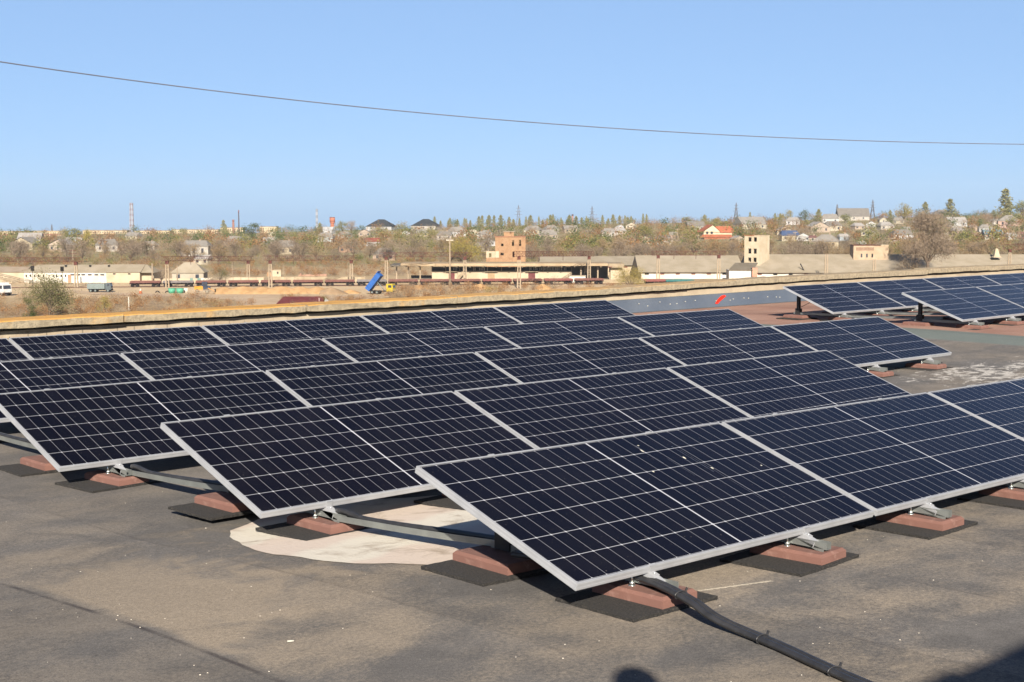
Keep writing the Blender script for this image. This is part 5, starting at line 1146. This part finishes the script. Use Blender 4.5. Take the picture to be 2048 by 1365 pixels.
def mass(name, pts, hr, n_each, kinds_, seed, tri=None):
    rng = np.random.default_rng(seed); chunks = {k_: [] for k_ in kinds_}
    for (p, hs) in pts:
        k_ = kinds_[rng.integers(len(kinds_))]; h = rng.uniform(*hr)*hs; Rw = h*rng.uniform(.45, .75)
        P = rng.normal(0, 1, (n_each, 3))*np.array([Rw*.5, Rw*.5, h*.22])+np.array([0, 0, h*.5]); P[:, 2] = np.abs(P[:, 2]); P += np.array(p)
        chunks[k_].append(tris(P, h*(.16 if k_ in ('bare', 'tan') else .10), h*(.028 if k_ in ('bare', 'tan') else .085), rng, .5))
    V = np.concatenate([np.concatenate(chunks[k_]) for k_ in kinds_ if chunks[k_]]); mi = np.concatenate([np.full(sum(len(c_) for c_ in chunks[k_])//3, i) for i, k_ in enumerate(kinds_) if chunks[k_]]).astype(np.int32)
    o = bpy.data.objects.new(name, np_mesh(name, V, 3, [FOL[k_] for k_ in kinds_], mi=mi)); COL.objects.link(o); o['kind'] = 'stuff'; return o
mass('woodland', [(on_hill(px, py), 1.0) for px, py in cand[285:]], (4.5, 8.5), 260, ['bare', 'bare', 'tan', 'olive', 'bare', 'dark', 'yellow', 'rust'][:8] if False else ['bare', 'tan', 'olive', 'dark', 'rust'], 5)
und = []
for _ in range(3600):
    px = rgT.uniform(-500, 2560); top = crest_row(px)+2; py = top+(536-top)*rgT.random()**.6
    if any(abs(px-h[0]) < h[2]*.55 and -1 < py-h[1] < 9 for h in HL) or (1560 < px < 1720 and 488 < py < 508): continue
    und.append((on_hill(px, py), 1.0 if -40 < px < 2090 else 1.9))
mass('undergrowth', und, (1.6, 4.0), 90, ['tan', 'bare', 'olive', 'rust'], 6)
# dry scrub on the near bank and between the tracks
scr = []
for _ in range(520):
    px = rgT.uniform(-60, 470); py = rgT.uniform(597, 640) if px < 420 else rgT.uniform(606, 640)
    scr.append((gz(px, py), 1.0))
for _ in range(130): scr.append((gz(rgT.uniform(560, 760), rgT.uniform(596, 614)), .8))
for _ in range(210): scr.append((gz(rgT.uniform(775, 1010), rgT.uniform(578, 602)), 1.15))
for _ in range(90): scr.append((gz(rgT.uniform(1000, 1240), rgT.uniform(574, 592)), .9))
for _ in range(150): scr.append((gz(rgT.uniform(-40, 1200), rgT.uniform(566, 571)), .5))
for _ in range(140): scr.append((gz(rgT.uniform(430, 860), rgT.uniform(547, 553)), 1.0))
for _ in range(620):
    px = rgT.uniform(-60, 1000); scr.append((at(px, 540, rgT.uniform(478, 600)), 1.35)); q_ = scr[-1][0]; q_.x = (px-1024)/F*q_.y; q_.z = ground_z(q_.x, q_.y)
for _ in range(1700):                                         # rough ground between the building and the yard
    y_ = rgT.uniform(60, 330); x_ = rgT.uniform(-.62, .62)*y_+rgT.uniform(-30, 30); scr.append((Vector((x_, y_, GROUND)), rgT.uniform(.6, 1.1)))
mass('dry_scrub', scr, (1.0, 2.3), 150, ['tan', 'bare', 'tan', 'olive'][:2]+['rust'], 8)
# bigger trees and bushes standing on the flat, each with trunk and crown
def tree(label, kind, px, yt, yb, Rpx, n, seed, form='round', D=None, name=None, leaf=1.0):
    p = gz(px, yb) if D is None else at(px, yb, D)
    p.z = GROUND if D is None else min(p.z, p.z); m = p.y/F; H = (yb-yt)*m; mb, P, rng = tree_parts(kind, H, Rpx*m, n, seed, form)
    t = thing(name or ('tree' if form != 'bush' else 'bush'), label, 'tree' if form != 'bush' else 'bush', p, 0, None, px=px); mb.build('trunk', BARK, t)
    V = tris(P, H*.05, H*.006, rng, .8) if kind in ('bare', 'tan') else tris(P, H*.022*leaf, H*.018*leaf, rng, .1)
    o = bpy.data.objects.new('crown', np_mesh('crown', V, 3, FOL[kind])); COL.objects.link(o); o.parent = t; return t
tree('broad grey-green tree just beyond the parapet at left', 'grey', 100, 546, 640, 44, 9000, 31, leaf=1.0); tree('dark slim bush left of the broad grey-green tree', 'dark', 57, 583, 640, 14, 3000, 32, 'bush')
tree('bare russet bush by the white lorry at left', 'tan', 20, 548, 572, 20, 2600, 33, 'bush'); tree('tuft of tall yellow reeds before the grey tipper truck', 'willow', 208, 583, 632, 16, 2600, 34, 'bush'); tree('small round green bush before the green tubs', 'dark', 355, 577, 594, 12, 1800, 35, 'bush'); tree('round green tree by the white boundary wall', 'dark', 440, 537, 567, 17, 3000, 36); tree('yellow-green bush at the end of the maroon roof', 'yellow', 647, 586, 612, 10, 1400, 37, 'bush'); tree('low yellow-green bush on the bank by the road bend', 'yellow', 425, 600, 622, 26, 2200, 38, 'bush')
tree('yellow-green willow bush at the right end of the loading shed', 'willow', 1262, 523, 576, 30, 7000, 39, 'bush'); tree('big bare tree standing before the right barn', 'bare', 1855, 430, 556, 42, 12000, 40, D=452); tree('low bare bush left of the big bare tree', 'tan', 1815, 505, 556, 26, 3000, 41, 'bush', D=455)
tree('brown bush right of the dump truck', 'tan', 815, 562, 597, 24, 3000, 42, 'bush'); tree('tan bush before the tan shutter of the shed', 'yellow', 985, 566, 594, 16, 2200, 43, 'bush'); tree('bare bush beside the small white kiosk', 'bare', 1110, 548, 578, 22, 2000, 44, 'bush'); tree('bare tree right of the long white building', 'bare', 323, 535, 570, 18, 2600, 45); tree('tan bush at the foot of the right barn', 'tan', 1960, 540, 562, 30, 2000, 46, 'bush')
tree('yellow-leaved tree left of the brick tower', 'yellow', 930, 474, 540, 30, 5000, 47, D=560); tree('bare brown tree left of the yellow-leaved one', 'bare', 825, 470, 530, 28, 5000, 48, D=600)

# ---------------------------------------------------------------- the air between here and the skyline
hz = bpy.data.materials.new('hazy_air'); hz.use_nodes = True; ht = hz.node_tree; ht.nodes.remove(ht.nodes['Principled BSDF'])
pv = ht.nodes.new('ShaderNodeVolumePrincipled'); pv.inputs['Color'].default_value = (.80, .89, 1.0, 1); pv.inputs['Density'].default_value = .00006; pv.inputs['Anisotropy'].default_value = 0.0
ht.links.new(pv.outputs[0], ht.nodes['Material Output'].inputs['Volume'])
o = MB().box(-2300, 2300, -420, 2560, -75, 62).build('haze', hz); o['kind'] = 'stuff'
# ---------------------------------------------------------------- labels: tell like things apart by their order along the view
from collections import defaultdict
bylab = defaultdict(list)
for o, px in TOPS: bylab[o['label']].append((o, px))
for lab, L_ in bylab.items():
    if len(L_) < 2 or any(p is None for _, p in L_): continue
    L_.sort(key=lambda t: t[1]); n = len(L_)
    if n > 7: continue
    NW = {2: 'two', 3: 'three', 4: 'four', 5: 'five', 6: 'six', 7: 'seven'}[n]
    for i, (o, _) in enumerate(L_):
        new = ('leftmost' if i == 0 else 'rightmost' if i == n-1 else ORD[i]+' from left')+' '+lab
        if len(new.split()) <= 16: o['label'] = new
